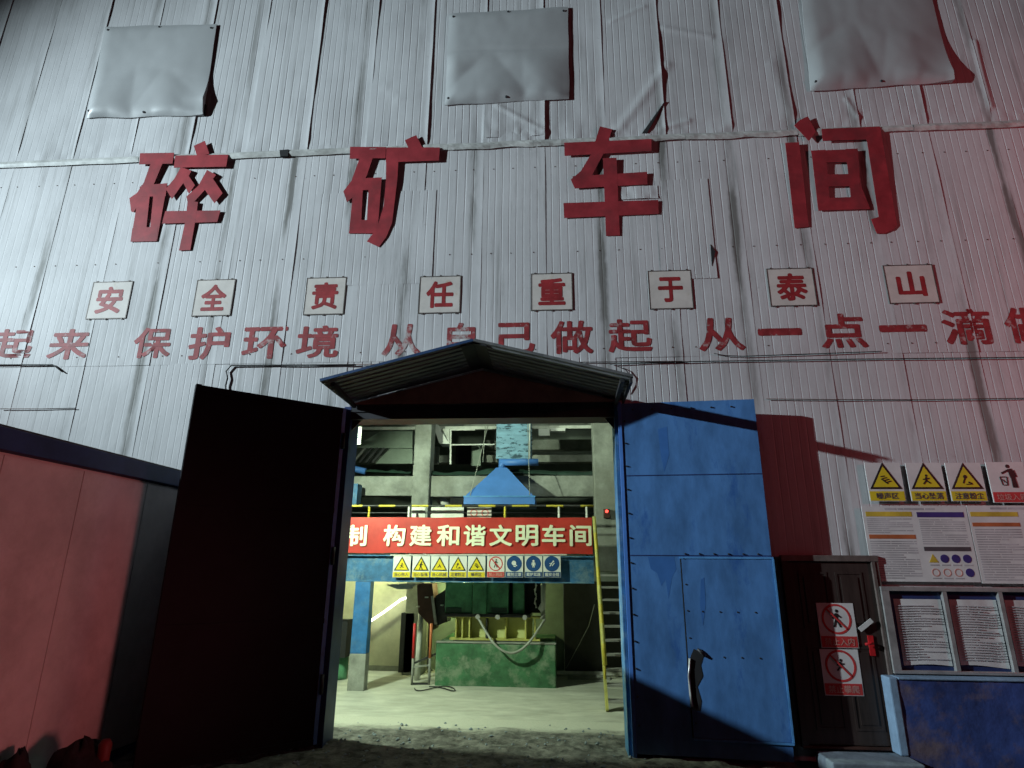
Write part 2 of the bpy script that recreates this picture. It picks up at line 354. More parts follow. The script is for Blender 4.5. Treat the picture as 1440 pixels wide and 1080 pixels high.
def sheet(x0, x1, z0, z1, yb, lip, amp, seed, crumple=0., groove=.007, nz=None, period=.115):
    fine = crumple > .012 and any(x0 < b_.x < x1 or x0 < a_.x < x1 for a_, b_, h_, w_ in CREASES if h_ > .01)
    nper = max(1, round((x1-x0)/(period*(1+.10*math.sin(seed*2.7))))); p = (x1-x0)/nper; xs = []
    for i in range(nper):
        a = x0+i*p; xs += [(a, 0)]+([(a+p*.82*q_/6, 0) for q_ in range(1, 6)] if fine else [])+[(a+p*.82, 0), (a+p*.87, 1), (a+p*.95, 1)]
    xs[-1] = (x1-.004, 0); xs[-2] = (x1-.02, 0); xs[-3] = (x1-.05, 0)
    xs.append((x1, 0))
    H = z1-z0; up = crumple > .012; nz = nz or max(2, int(H/((.028 if any(x0 < b_.x < x1 or x0 < a_.x < x1 for a_, b_, h_, w_ in CREASES if h_ > .01) else .06) if up else .16)))
    mb = MB()
    n0 = 0
    for j in range(nz+1):
        z = z0+H*j/nz
        for x, gr in xs:
            y = yb + gr*groove*(.75+.7*noise.noise((x*2.1, z*.7, seed+11)))
            d = amp*(noise.noise((x*1.1+seed*3.7, z*.55, seed))+.5*noise.noise((x*2.9, z*1.6, seed+3)))
            if crumple:
                k = max(0, 1-(z-z0)/.75)
                d += crumple*k*k*(noise.noise((x*4.1, z*3.2, seed+7))+.5*noise.noise((x*9, z*6, seed)))
            if up:
                d -= crease_y(x, z)
                d -= .034*noise.noise((seed*5.1, 2, 2))*max(0, 1-(x1-x)/.28)*max(0, 1-(z-z0)/.8)*(1 if x < x1-.02 else .4)
            t = max(0, (x-(x1-.11))/.11); cur = lip*(.75+.5*noise.noise((seed*2.3, z*.8, 1)))*(min(1,(z-z0)/.22) if crumple > .012 else 1)
            y += d - cur*t*t - .3*lip*(x-x0)/(x1-x0)
            mb.v.append((x + .006*noise.noise((seed, z*1.1, 4))*(1 if x > x0+.01 else 0), y, z))
    k = len(xs)
    for j in range(nz):
        for i in range(k-1):
            a = j*k+i; mb.f.append((a, a+1, a+k+1, a+k)); mb.mi.append(0); mb.sm.append(False)
    # turned-back free edge so that the sheet has thickness
    for j in range(nz):
        a = j*k+k-1; b = a+k; n = len(mb.v)
        va, vb = mb.v[a], mb.v[b]
        mb.v += [(va[0]-.002, yb+.02, va[2]), (vb[0]-.002, yb+.02, vb[2])]
        mb.f.append((a, n, n+1, b)); mb.mi.append(0); mb.sm.append(False)
    return mb
def wall_y(x, z):
    i = max(k for k in range(len(SX)-1) if SX[k] <= x); seed = i+40
    d = .0055*(noise.noise((x*1.1+seed*3.7, z*.55, seed))+.5*noise.noise((x*2.9, z*1.6, seed+3)))
    t = max(0, (x-(SX[i+1]+.01-.11))/.11)
    return .010-.002*(i % 2)+d-.004*t*t-.3*.004*(x-SX[i])/(SX[i+1]-SX[i])
for i in range(len(SX)-1):
    x0, x1 = SX[i], SX[i+1]
    smooth_left = .5 if x1 < -5.2 else 1
    part(sheet(x0, x1+.012, ZS-.02, 13.6, -.002-.003*(i % 2), .008+.008*random.random(), .011, i+1, .014, .0031*smooth_left), 'upper_cladding_sheet', M_up, bld)
    # lower sheets, two tiers; tier split under the slogan
    lo = sheet(x0, x1+.01, 4.88, ZS-.01, .010-.002*(i % 2), .004, .0055, i+40, .003, .0023*smooth_left)
    for z_ in (5.02, 6.55, 8.02):           # screw heads
        for q_ in (.16, .5, .84):
            x_ = x0+(x1-x0)*q_+random.uniform(-.03, .03)
            if random.random() < .8: y_ = wall_y(x_, z_); lo.tube([(x_,y_+.004,z_),(x_,y_-.006,z_)], [.011,.008], 6, mi=1)
    part(lo, 'lower_cladding_sheet', [M_lo, M_rust], bld)
    xa, xb = x0, x1+.01
    for (a, b, zb) in ((xa, xb, 0.0),):
        if b <= OPL-.06 or a >= OPR+.1: part(sheet(a, b, 0, 4.90, .013, .004, .006, i+80, .0, .0023*smooth_left), 'base_cladding_sheet', M_lo, bld)
        else:
            part(sheet(a, b, 4.12, 4.90, .013, .004, .006, i+80, .0), 'base_cladding_sheet', M_lo, bld)
            if a < OPL-.06: part(sheet(a, OPL-.06, 0, 4.12, .013, .0, .006, i+80), 'base_cladding_sheet', M_lo, bld)
            if b > OPR+.1: part(sheet(OPR+.1, b, 0, 4.12, .013, .0, .006, i+80), 'base_cladding_sheet', M_lo, bld)
mb = MB(); mb.box((-13.3,.05,-.05),(OPL-.02,.28,13.6)); mb.box((OPR+.02,.05,-.05),(10.3,.28,13.6)); mb.box((OPL-.02,.05,OPT+.02),(OPR+.02,.28,13.6))
part(mb, 'backing_wall', M_backing, bld)
mb = MB(); mb.box((-7.2,.28,-.05),(-7,9.6,9.6)); mb.box((4.2,.28,-.05),(4.4,9.6,9.6)); mb.box((-7,9.4,-.05),(4.2,9.6,9.6)); mb.box((-7.2,.28,9.6),(4.4,9.6,9.75))
part(mb, 'inner_wall', M_inner, bld)
# folded flashing along the foot of the upper sheets, in lengths
fx = [at(p, 210).x for p in (-160, 200, 398, 560, 630, 750, 965, 1125, 1290, 1500)]
fx = [-13]+fx+[10]
for i in range(len(fx)-1):
    a, b = fx[i], fx[i+1]-.004; rough = (.5 if i < 3 else 1.0)*(1.7 if 5 <= i <= 8 else 1)
    def ff(u, v, a=a, b=b, i=i, rough=rough):
        x = a+(b-a)*u; w_ = noise.noise((x*3.1, v*1.7, i*.7)); w2 = noise.noise((x*9, v*3, i+5))
        pr = (.004, .018, .022, .014, .002)[min(4, int(v*4.001))]
        z = ZS+.045-.115*v + .010*noise.noise((x*1.3, 0, i))*rough
        return (x, -.014-pr-(.008*w_+.005*w2)*rough*(v > .2)-.0015*(i % 2), z + (.012*w_*rough if v > .9 else 0))
    part(MB().grid(ff, max(8, int((b-a)/.06)), 4, sm=False), 'edge_flashing', M_flash, bld)
# doorway frame
mb = MB(); mb.box((OPL-.10,-.06,0),(OPL,.30,4.20)); part(mb, 'door_jamb', M_bluedark, bld, bev=.004)
mb = MB(); mb.box((OPR,-.06,0),(OPR+.045,.30,4.20)); part(mb, 'door_jamb', M_platblue, bld, bev=.004)
mb = MB(); mb.box((OPL,-.058,OPT),(OPR,.298,4.22)); mb.box((OPL,-.075,OPT+.10),(OPR,-.0585,OPT+.115)); part(mb, 'door_lintel', M_steeldark, bld)
mb = MB()
for sgn, xx in ((1, OPL), (-1, OPR)): mb.prism([(xx, OPT-.0), (xx+sgn*.12, OPT), (xx, OPT-.14)], .02, .05)
part(mb, 'corner_gusset', M_steeldark, bld)
# overlapping repair sheets of the same corrugated stock, and seams
def patch_part(px0, py0, px1, py1, y, seed, name='repair_sheet', m=M_lo, lip=.012, cr=.01):
    a = at((px0+px1)/2, py1); b = at((px0+px1)/2, py0); l = at(px0, (py0+py1)/2).x; r = at(px1, (py0+py1)/2).x
    return part(sheet(l, r, a.z, b.z, y, lip, .004, seed, cr, .003), name, m, bld)
patch_part(437, 270, 610, 400, .004, 201, lip=.003, cr=.004)
patch_part(925, 252, 1002, 392, .004, 202, lip=.003, cr=.006)
patch_part(682, 143, 766, 193, -.018, 203, m=M_up, lip=.012, cr=.02)
patch_part(862, 262, 925, 280, -.006, 204, lip=.006, cr=.02)
# torn folded corner of one upper sheet: black gap and a bent flap
mb = MB(); q = [at(935,142,-.026), at(910,187,-.026), at(903,187,-.026)]
mb.prism([(p.x, p.z) for p in q], -.027, .01); part(mb, 'torn_gap', M_dark, bld)
for q in ([(393,211),(406,210),(405,219),(394,220)], [(1000,342),(1007,352),(1002,372)], [(283,150),(289,146),(287,162)]):
    pp = [at(a, b, -.04) for a, b in q]; part(MB().prism([(p.x, p.z) for p in pp], -.041 if q[0][1] != 342 else -.006, .0), 'torn_hole', M_dark, bld)
def seam(pts, r, name, m, y):
    mb = MB(); mb.tube([at(a, b, y) for a, b in pts], r, 6); return mb
for pts, r in (([(0,575),(60,575),(105,574)], .006), ([(1078,561),(1180,562),(1300,562),(1440,560),(1600,559)], .006), ([(440,513),(960,508)], .006)):
    part(seam(pts, r, 'x', M_cable, -.012), 'sheet_seam', M_rust, bld)
# concrete frame inside
def pbox(px0, py0, px1, py1, Y, d, mb=None):
    mb = mb or MB(); c = at((px0+px1)/2, py0, Y), at((px0+px1)/2, py1, Y); l = at(px0, (py0+py1)/2, Y).x; r = at(px1, (py0+py1)/2, Y).x
    return mb.box((l, Y, c[1].z), (r, Y+d, c[0].z))
lx = at(579,690,5.0).x; rx = at(603,690,5.0).x
part(MB().box((lx,5.0,0),(rx,5.45,9.6)), 'concrete_column', M_conc, bld, bev=.02)
lx2 = at(836,690,4.3).x; rx2 = at(868,690,4.3).x
part(MB().box((lx2,4.3,2.0),(rx2,4.75,9.6)), 'concrete_column', M_conc, bld, bev=.02)
zt, zb = at(700,669,5.1).z, at(700,697,5.1).z
part(MB().box((-7,5.1,zb),(lx-.003,5.4,zt)), 'concrete_beam', M_conc, bld, bev=.015)
part(MB().box((rx+.003,5.1,zb-.02),(4.2,5.4,zt)), 'concrete_beam', M_conc, bld, bev=.015)
zt, zb = at(700,592,6.4).z, at(700,600,6.4).z
part(MB().box((-7,6.4,zt-.15),(4.2,6.8,zt+.5)), 'concrete_beam', M_conc, bld)
part(MB().box((-7,7.2,at(700,650,7.2).z),(4.2,7.5,at(700,640,7.2).z)), 'concrete_beam', M_conc, bld)
part(MB().box((lx2-2.6,7.6,at(800,632,7.6).z),(4.2,7.9,at(800,618,7.6).z)), 'concrete_beam', M_conc, bld)

# ---------------------------------------------------------------- canopy over the doorway
ct = thing('door_canopy', 'low gabled canopy with dark underside above the open doorway', 'canopy', (-.98, 0, 4.2))
AX, AZ, EZ, EL, ER, D = -.985, 4.78, 4.285, -2.88, .945, -1.04
def roofside(xe, name, m, dz, th, d0=D, d1=.0):
    sgn = 1 if xe > AX else -1; mb = MB(); n = 1
    zz = lambda x: AZ+dz-(AZ-EZ)*abs(x-AX)/abs(xe-AX)
    q = [(AX,d0,zz(AX)-th),(xe,d0,zz(xe)-th),(xe,d1,zz(xe)-th),(AX,d1,zz(AX)-th),(AX,d0,zz(AX)),(xe,d0,zz(xe)),(xe,d1,zz(xe)),(AX,d1,zz(AX))]
    mb.hexa(q)
    # ribs running down the slope under the sheet
    ny = 7
    for k in range(ny):
        y = d0+.05+k*(d1-d0-.1)/ny
        mb.hexa([(AX+sgn*.12,y,zz(AX+sgn*.12)-th-.018),(xe-sgn*.03,y,zz(xe-sgn*.03)-th-.018),(xe-sgn*.03,y+.035,zz(xe-sgn*.03)-th-.018),(AX+sgn*.12,y+.035,zz(AX+sgn*.12)-th-.018),
                 (AX+sgn*.12,y-.012,zz(AX+sgn*.12)-th+.001),(xe-sgn*.03,y-.012,zz(xe-sgn*.03)-th+.001),(xe-sgn*.03,y+.047,zz(xe-sgn*.03)-th+.001),(AX+sgn*.12,y+.047,zz(AX+sgn*.12)-th+.001)])
    return mb
for xe in (EL, ER):
    part(roofside(xe, '', None, 0, .022), 'roof_sheet', M_canopy, ct)
    sgn = 1 if xe > AX else -1
    part(MB().bar((AX+sgn*.004, D-.012, AZ-.004), (xe, D-.012, EZ-.004), .012, .034), 'roof_edge', M_canblue if xe < AX else M_canopy, ct)
part(MB().prism([(AX-.16,AZ-.062),(AX,AZ-.022),(AX+.16,AZ-.062),(AX+.16,AZ-.082),(AX,AZ-.042),(AX-.16,AZ-.082)], D+.02, -.05), 'ridge_plate', M_steeldark, ct)
part(MB().prism([(EL+.1,4.225),(ER-.08,4.225),(ER-.08,EZ-.05),(AX,AZ-.09),(EL+.1,EZ-.05)], -.09, -.06), 'gable_board', M_gable, ct)
for xe, sgn in ((EL+.13,1),(ER-.12,-1)):
    part(MB().bar((xe,-.08,4.20),(xe,D+.08,4.255),.05,.05), 'bracket', M_steeldark, ct)
part(MB().bar((ER-.02,D+.02,EZ-.03),(ER-.02,-.05,EZ-.03),.03,.10), 'eave_end', M_steeldark, ct)

# ---------------------------------------------------------------- the two door leaves
def leaf(label, hx, outer, z0, z1, m_face, m_edge, thick=.06):
    H = Vector((hx, -.085, 0)); O = Vector((outer[0], outer[1], 0)); t = thing('steel_door', label, 'door', H)
    d = (O-H).normalized(); n = Vector((d.y, -d.x, 0)); n = n if n.y < 0 else -n
    return t, H, O, d, n
# left leaf, swung out towards the yard, its visible face in the dark
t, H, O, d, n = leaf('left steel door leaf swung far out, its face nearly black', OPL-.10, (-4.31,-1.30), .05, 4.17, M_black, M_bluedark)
W = (O-H).length
def lp(s, off, z): return H + d*s + n*off + Vector((0,0,z))
def lbox(mb, s0, s1, o0, o1, z0, z1, mi=0):
    return mb.hexa([lp(s0,o0,z0),lp(s1,o0,z0),lp(s1,o1,z0),lp(s0,o1,z0),lp(s0,o0,z1),lp(s1,o0,z1),lp(s1,o1,z1),lp(s0,o1,z1)], mi)
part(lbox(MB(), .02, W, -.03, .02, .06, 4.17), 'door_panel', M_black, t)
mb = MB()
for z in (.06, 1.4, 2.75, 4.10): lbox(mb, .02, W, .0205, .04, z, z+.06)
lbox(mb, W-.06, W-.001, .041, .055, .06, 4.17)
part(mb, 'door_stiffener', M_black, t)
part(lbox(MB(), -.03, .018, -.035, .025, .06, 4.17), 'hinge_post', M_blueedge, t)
mb = MB()
for z in (.6, 2.1, 3.6): mb.tube([lp(-.02,.045,z), lp(-.02,.045,z+.22)], .022)
part(mb, 'hinge', M_steeldark, t)
# right leaf, folded nearly flat against the wall
t, H, O, d, n = leaf('right blue steel door leaf folded back, with a wicket door in it', OPR+.045, (2.58,-.245), .05, 4.19, M_blue, M_blueedge)
W = (O-H).length
part(lbox(MB(), .05, W, -.03, .015, .06, 4.19), 'door_panel', M_blue, t)
def onleaf(px, py):     # where a photo point falls on the leaf face -> (s, z)
    r = ray(px, py); k = (H-EYE).dot(n)/r.dot(n); p = EYE+r*k; return (p-H).dot(d), p.z
mb = MB()
lbox(mb, .0, .048, -.05, .030, .02, 4.21); part(mb, 'edge_angle', M_hood, t, bev=.004)
mb = MB()
for (px, py) in ((960,668),): 
    s, z = onleaf(px, py); lbox(mb, .06, W-.01, .0155, .0195, z-.006, z+.006)
s, z = onleaf(900, 781); lbox(mb, .06, W-.01, .0155, .0195, z-.006, z+.006)
part(mb, 'sheet_lap', M_bluedark, t)
s0, zt_ = onleaf(958, 786); s1, _ = onleaf(1084, 786); _, zb_ = onleaf(1040, 1040)
wk = part(lbox(MB(), s0, s1, .0155, .027, zb_, zt_), 'wicket_door', M_blue, t)
mb = MB(); e = .022
lbox(mb, s0-e, s1+e, .0152, .036, zt_+.004, zt_+.004+e); lbox(mb, s1+.004, s1+.004+e, .0153, .04, zb_, zt_+.003); lbox(mb, s0, s1+e, .0152, .036, zb_-.004-e, zb_-.004)
o = part(mb, 'wicket_frame', M_blueedge, t)
mb = MB(); lbox(mb, s0-.018, s0-.002, .0152, .0168, zb_, zt_); part(mb, 'wicket_gap', M_dark, t)
# ragged handle hole with its pull bar
hp = [(975,912),(990,918),(985,935),(988,950),(980,965),(986,985),(984,1000),(972,996),(970,960),(966,935)]
mb = MB(); k = [onleaf(*p) for p in hp]; nn = len(k)
for off, rev in ((.0315, False),): mb.face([lp(a, off, b) for a, b in k])
mb.face([lp(a, .028, b) for a, b in k][::-1])
for i in range(nn):
    a, b = k[i], k[(i+1)%nn]; mb.face([lp(a[0],.028,a[1]), lp(b[0],.028,b[1]), lp(b[0],.0315,b[1]), lp(a[0],.0315,a[1])])
part(mb, 'torn_latch_hole', M_dark, t)
mb = MB(); q = [onleaf(*p) for p in ((969,925),(968,950),(970,975),(973,992))]
mb.tube([lp(a, .05, b) for a, b in q], .013); part(mb, 'pull_handle', M_alu, t)
mb = MB(); q = [onleaf(*p) for p in ((984,915),(991,922),(980,912))]
mb.tube([lp(a, .05, b) for a, b in q], .016); part(mb, 'latch_loop', M_steeldark, t)
for drip in ([(911,783),(948,783),(951,800),(945,812),(940,842),(936,815),(930,824),(924,806),(915,800)], [(985,815),(990,812),(992,850),(988,880),(984,850)], [(925,604),(938,600),(941,640),(934,664),(929,640)]):
    k = [onleaf(*p) for p in drip]; o_ = .0285 if drip[0][0] == 985 else .0162
    mb = MB(); mb.face([lp(a, o_, b) for a, b in k]); part(mb, 'paint_run', M_bluerun, t)
mb = MB()
rivets = []
for k in range(13): rivets.append((.085, .35+k*.3))
for k in range(7): rivets.append((s0+.03, zb_+.15+k*.3)); 
for k in range(4): rivets += [(s0+.2+k*.2, zt_-.6), (s0+.2+k*.2, zb_+.85)]
for k in range(6): rivets.append((s0+.05+k*.17, zt_+.06)); rivets.append((.2+k*.25, 4.1))
for a, b in rivets:
    mb.tube([lp(a,.0158,b), lp(a,.036,b)], [.012,.008], 7)
part(mb, 'rivets', M_steeldark, t)

# ---------------------------------------------------------------- writing
VF = bpy.data.fonts.load('<builtin>') if False else None
def text_mesh(s, bold=0.0, extrude=0.0):
    c = bpy.data.curves.new('writing', 'FONT'); c.body = s; c.offset = bold; c.resolution_u = 3; c.extrude = extrude
    o = bpy.data.objects.new('writing', c); COL.objects.link(o); bpy.context.view_layer.update()
    dg = bpy.context.evaluated_depsgraph_get(); me = bpy.data.meshes.new_from_object(o.evaluated_get(dg))
    bpy.data.objects.remove(o); bpy.data.curves.remove(c); return me
def text_obj(name, s, x0, x1, z0, z1, y, mat, bold=.0, thick=.0):
    me = text_mesh(s, 0); me.name = name
    vs = [v.co.copy() for v in me.vertices]; fs = [tuple(p.vertices) for p in me.polygons]
    ax, bx = min(v.x for v in vs)-bold, max(v.x for v in vs)+bold; ay, by = min(v.y for v in vs), max(v.y for v in vs)
    if by-ay > .3: ay -= bold; by += bold
    else: ay -= bold; by += bold
    V_, F_ = [], []
    shifts = [(0, 0)] if bold == 0 else [(0, 0)]+[(bold*math.cos(k*math.pi/4), bold*math.sin(k*math.pi/4)) for k in range(8)]
    for i, (dx, dy) in enumerate(shifts):      # thicker strokes: the outline laid down again, slightly shifted
        n = len(V_)
        V_ += [(x0+(c.x+dx-ax)/(bx-ax)*(x1-x0), y-.00025*i, z0+(c.y+dy-ay)/(by-ay)*(z1-z0)) for c in vs]
        F_ += [tuple(n+q for q in f) for f in fs]
    m2 = bpy.data.meshes.new(name); m2.from_pydata(V_, [], F_); m2.update(); bpy.data.meshes.remove(me)
    o = bpy.data.objects.new(name, m2); finish(o, mat)
    return o
def wrect(px0, py0, px1, py1, Y=0.):
    return at(px0,(py0+py1)/2,Y).x, at(px1,(py0+py1)/2,Y).x, at((px0+px1)/2,py1,Y).z, at((px0+px1)/2,py0,Y).z
def adopt(o, t):
    off = Vector(t.location) if t.parent is None else Vector(t.parent.location)
    for v in o.data.vertices: v.co -= off
    o.parent = t; return o
# four great cut-out characters on the seam line
BIG = {
 '碎': (0, 0, 'leftmost', [
  [(597,652),(740,650),(732,695),(592,698)], [(640,696),(690,695),(655,775),(630,820),(595,852),(565,897),(555,893),(549,838),(580,818),(610,775)],
  [(594,790),(640,785),(612,1015),(551,1020)], [(655,782),(710,776),(662,1017),(628,1017)], [(600,785),(708,777),(702,830),(600,833)], [(560,962),(668,958),(660,1018),(551,1020)],
  [(823,622),(870,601),(888,655),(838,668)], [(745,662),(968,658),(958,708),(738,712)],
  [(768,710),(812,725),(800,748),(765,792),(728,843),(703,800),(740,758)], [(768,758),(796,740),(826,785),(800,820)],
  [(878,722),(915,742),(872,800),(818,858),(793,852),(790,832),(840,788)], [(868,765),(902,758),(942,818),(907,860),(866,802)],
  [(700,893),(932,890),(918,938),(685,945)], [(795,850),(838,855),(832,900),(803,1055),(755,1057),(785,930)]]),
 '矿': (480, 0, 'second', [
  [(40,625),(190,626),(188,672),(38,674)], [(80,670),(135,670),(110,742),(85,790),(60,825),(25,855),(10,810),(45,765)],
  [(52,800),(92,800),(82,985),(32,985)], [(75,756),(172,752),(168,802),(58,806)], [(118,760),(172,755),(152,985),(106,985)], [(40,928),(152,930),(150,985),(32,985)],
  [(270,598),(318,577),(345,632),(292,645)], [(192,628),(417,628),(413,682),(190,690)],
  [(192,640),(245,640),(238,760),(215,940),(190,1000),(158,1042),(108,1018),(150,965),(180,870),(190,760)]]),
 '车': (480, 0, 'third', [
  [(1090,540),(1142,552),(1112,640),(1056,745),(985,797),(968,760),(1010,725),(1056,650)], [(940,608),(1307,592),(1307,642),(942,662)],
  [(975,747),(1290,728),(1290,780),(985,797)], [(937,858),(1337,845),(1338,903),(940,920)], [(1103,672),(1160,670),(1175,993),(1117,995)]]),
 '间': (960, 0, 'rightmost', [
  [(492,512),(525,498),(558,562),(530,600),(467,535)], [(430,608),(488,605),(533,957),(473,962)], [(582,550),(828,540),(820,592),(588,600)],
  [(772,590),(828,542),(905,950),(890,968),(850,985),(826,985),(828,920)], [(795,925),(860,905),(852,985),(820,985)],
  [(540,640),(600,637),(622,888),(572,890)], [(684,634),(735,632),(748,780),(790,882),(715,885)], [(545,641),(733,634),(737,687),(548,691)], [(552,740),(742,737),(745,787),(560,791)], [(565,838),(758,832),(788,883),(572,890)]]),
}
for ch, (ox, oy, order, strokes) in BIG.items():
    mb = MB(); zlo = min(at(ox+a/3, oy+b/3).z for st in strokes for a, b in st)
    for k, st in enumerate(strokes):
        pts = [at(ox+a/3, oy+b/3, -.008) for a, b in st]
        n = len(mb.v); kk = len(pts)
        area = sum(pts[i].x*pts[(i+1)%kk].z-pts[(i+1)%kk].x*pts[i].z for i in range(kk))
        if area < 0: pts = pts[::-1]
        def ly(p):      # the letters lean out a little at the top, over the flashing
            return -.004-.0005*k-.036*(p.z-zlo)/(ZS-.06-zlo)
        mb.v += [(p.x, ly(p), p.z) for p in pts]+[(p.x, ly(p)+.006, p.z) for p in pts]
        mb.f.append(tuple(range(n, n+kk))); mb.f.append(tuple(range(n+2*kk-1, n+kk-1, -1)))
        for i in range(kk):
            j = (i+1) % kk; mb.f.append((n+i, n+kk+i, n+kk+j, n+j))
        mb.mi += [0]*(kk+2); mb.sm += [False]*(kk+2)
    o = mb.build('wall_character', M_redbig)
    tag(o, 'large cut-out red character %s on the wall, %s of the four' % (ch, order), 'wall lettering', 'large red characters naming the workshop')
# long painted slogan
SL = [('起',-12,462,45,504,'cut off by the left edge of the picture'),('来',67,462,125,505,'next to the last edge on the left'),('保',187,460,240,503,''),('护',264,459,322,505,''),('环',340,459,402,504,''),('境',416,457,476,503,''),
 ('从',537,455,592,500,'left of the canopy ridge'),('自',628,453,668,499,'half hidden behind the canopy ridge'),('己',700,453,752,497,''),('做',774,450,834,497,'right of the canopy ridge'),('起',855,448,917,495,'right of the canopy ridge'),
 ('从',982,446,1047,493,'under the board with 于'),('一',1066,461,1128,471,'between 从 and 点'),('点',1153,440,1219,489,''),('一',1237,456,1304,466,'between 点 and 滴'),('滴',1326,433,1396,484,''),('做',1414,431,1480,482,'cut off by the right edge of the picture')]
for ch, x0, y0, x1, y1, why in SL:
    r = wrect(x0, y0, x1, y1, -.014)
    peel = ch in '自从' and x0 < 700
    o = text_obj('slogan_character', ch, *r, -.007, M_redpeel if peel else M_redpaint, .024)
    for v in o.data.vertices: v.co.y = wall_y(v.co.x, v.co.z)-.0035+(v.co.y+.007)*.5
    lab = 'red slogan character %s in the long line on the corrugated wall' % ch if not why else 'red slogan character %s in the long line, %s' % (ch, why)
    if ch == '来': lab = 'red slogan character 来 in the long line near the picture\'s left edge'
    tag(o, lab, 'wall lettering', 'red characters of the long slogan line')
# eight framed boards
BD = [('安',129,396,183,446,-9),('全',277,393,329,442,-7),('责',433,390,487,440,-5),('任',590,388,646,438,-2),('重',748,384,804,434,0),('于',914,380,973,432,3),('泰',1080,377,1143,428,6),('山',1246,372,1314,424,8)]
for ch, x0, y0, x1, y1, _ in BD:
    sh = 0
    xa, xb, za, zb = wrect(x0-4*(x0 < 500)*1, y0, x1-4*(x0 < 500), y1, -.03)
    if x0 > 1000: xa, xb, za, zb = wrect(x0+3, y0, x1+3, y1, -.03)
    fy = min(wall_y(qx, qz) for qx in (xa, (xa+xb)/2, xb) for qz in (za, zb))+.003
    t = thing('slogan_board', 'white square board on the wall with dark frame and red character %s' % ch, 'sign', ((xa+xb)/2, -.01, za), 'row of eight framed character boards')
    part(MB().box((xa,fy-.010,za),(xb,fy,zb)), 'board_panel', M_board, t)
    mb = MB(); e = .014
    mb.box((xa-e,fy-.012,za-e),(xa,fy,zb+e)); mb.box((xb,fy-.012,za-e),(xb+e,fy,zb+e)); mb.box((xa,fy-.012,za-e),(xb,fy,za)); mb.box((xa,fy-.012,zb),(xb,fy,zb+e))
    part(mb, 'board_frame', M_boardframe, t)
    for fx_ in (.08,.5,.92):
        for zz in (za-e, zb+e): part(MB().box((xa+(xb-xa)*fx_-.012,fy-.016,zz-.012),(xa+(xb-xa)*fx_+.012,fy-.001,zz+.012)), 'fixing_clip', M_boardframe, t)
    mx, mz = (xb-xa)*.155, (zb-za)*.12
    if ch == '于' or ch == '山': mx, mz = (xb-xa)*.2, (zb-za)*.16
    adopt(text_obj('character', ch, xa+mx, xb-mx, za+mz, zb-mz, fy-.0105, M_redboard, .034), t)

# ---------------------------------------------------------------- patch sheets over the high windows
def patch(label, cx, corners, bulge, seed, curl, creases=()):
    P = [at(a, b) for a, b in corners]     # TL TR BR BL
    t = thing('cover_sheet', label, 'cover sheet', ((P[3].x+P[2].x)/2, -.05, P[3].z), 'crumpled sheets over the high windows')
    nu, nv = 54, 46
    def f(u, v):
        a = P[3].lerp(P[2], u); b = P[0].lerp(P[1], u); p = a.lerp(b, v)
        ed = min(u, 1-u, v, 1-v); e = min(1, ed/.10, (1-u)/.38); e = e*(2-e)
        w_ = noise.noise((u*2.3+seed, v*2.1, seed))*.6+.35*abs(noise.noise((u*4.5, v*3.2+seed, 2)))+.12*noise.noise((u*11, v*9, seed))
        y = -.034-bulge*e*(.45+.35*w_) - .008*e
        # hanging folds near the lower edge
        for (fu, fv, am, ph) in ((.36,.56,.030,0), (.62,.52,.022,1.3), (.72,.30,.016,2.1)):
            du, dv = u-fu, fv-v; rr = math.hypot(du, dv); an = math.atan2(du, dv)
            if dv > 0: y -= am*min(1, rr*2.2)*abs(math.sin(an*2.6+ph+seed))*e*min(1, dv*6)
        y -= .012*max(0, 1-v/.12)*abs(math.sin(u*17+seed))*(v > 0)
        if creases:
            for (cv, s) in creases: y += s*math.exp(-((v-cv-.015*math.sin(u*7))/.014)**2)*e
        k = max(0, (u-.8)/.2)*max(0, 1-abs(v-curl[0])/curl[1]) if curl else 0
        y -= .085*k*k if curl else 0
        p.y = y
        p.x += .018*noise.noise((v*3, seed, 7))*(u > .98)-.012*noise.noise((v*3, seed, 9))*(u < .02); p.z += .022*noise.noise((u*4, seed, 5))*(v < .02)+.02*noise.noise((u*4, seed, 3))*(v > .98)
        return p
    mb = MB().grid(f, nu, nv)
    ring = [f(i/nu,0) for i in range(nu+1)]+[f(1,j/nv) for j in range(1,nv+1)]+[f(i/nu,1) for i in range(nu-1,-1,-1)]+[f(0,j/nv) for j in range(nv-1,0,-1)]
    for i in range(len(ring)):
        a, b = Vector(ring[i]), Vector(ring[(i+1)%len(ring)]); mb.face([a, (a.x,-.022,a.z), (b.x,-.022,b.z), b])
    part(mb, 'crumpled_sheet', M_tarp, t)
    mb = MB()
    for (u, v) in ((.04,.95),(.5,.97),(.96,.95),(.03,.05),(.5,.03)):
        p = Vector(f(u, v)); mb.tube([(p.x,p.y+.01,p.z),(p.x,p.y-.012,p.z)], .018, 8)
    part(mb, 'fixing_screws', M_steeldark, t)
patch('crumpled grey cover sheet high on the wall above 碎, right corner curled', 0, [(150,40),(306,36),(288,164),(124,168)], .055, 3, (.15,.35))
patch('crumpled grey cover sheet high on the wall between 矿 and 车', 0, [(632,22),(799,12),(800,141),(626,150)], .06, 8, None, ((.55,.016),))
patch('grey cover sheet high on the wall above 间, billowing at its right side', 0, [(1122,-40),(1298,-46),(1337,118),(1139,130)], .06, 15, (.06,.4))

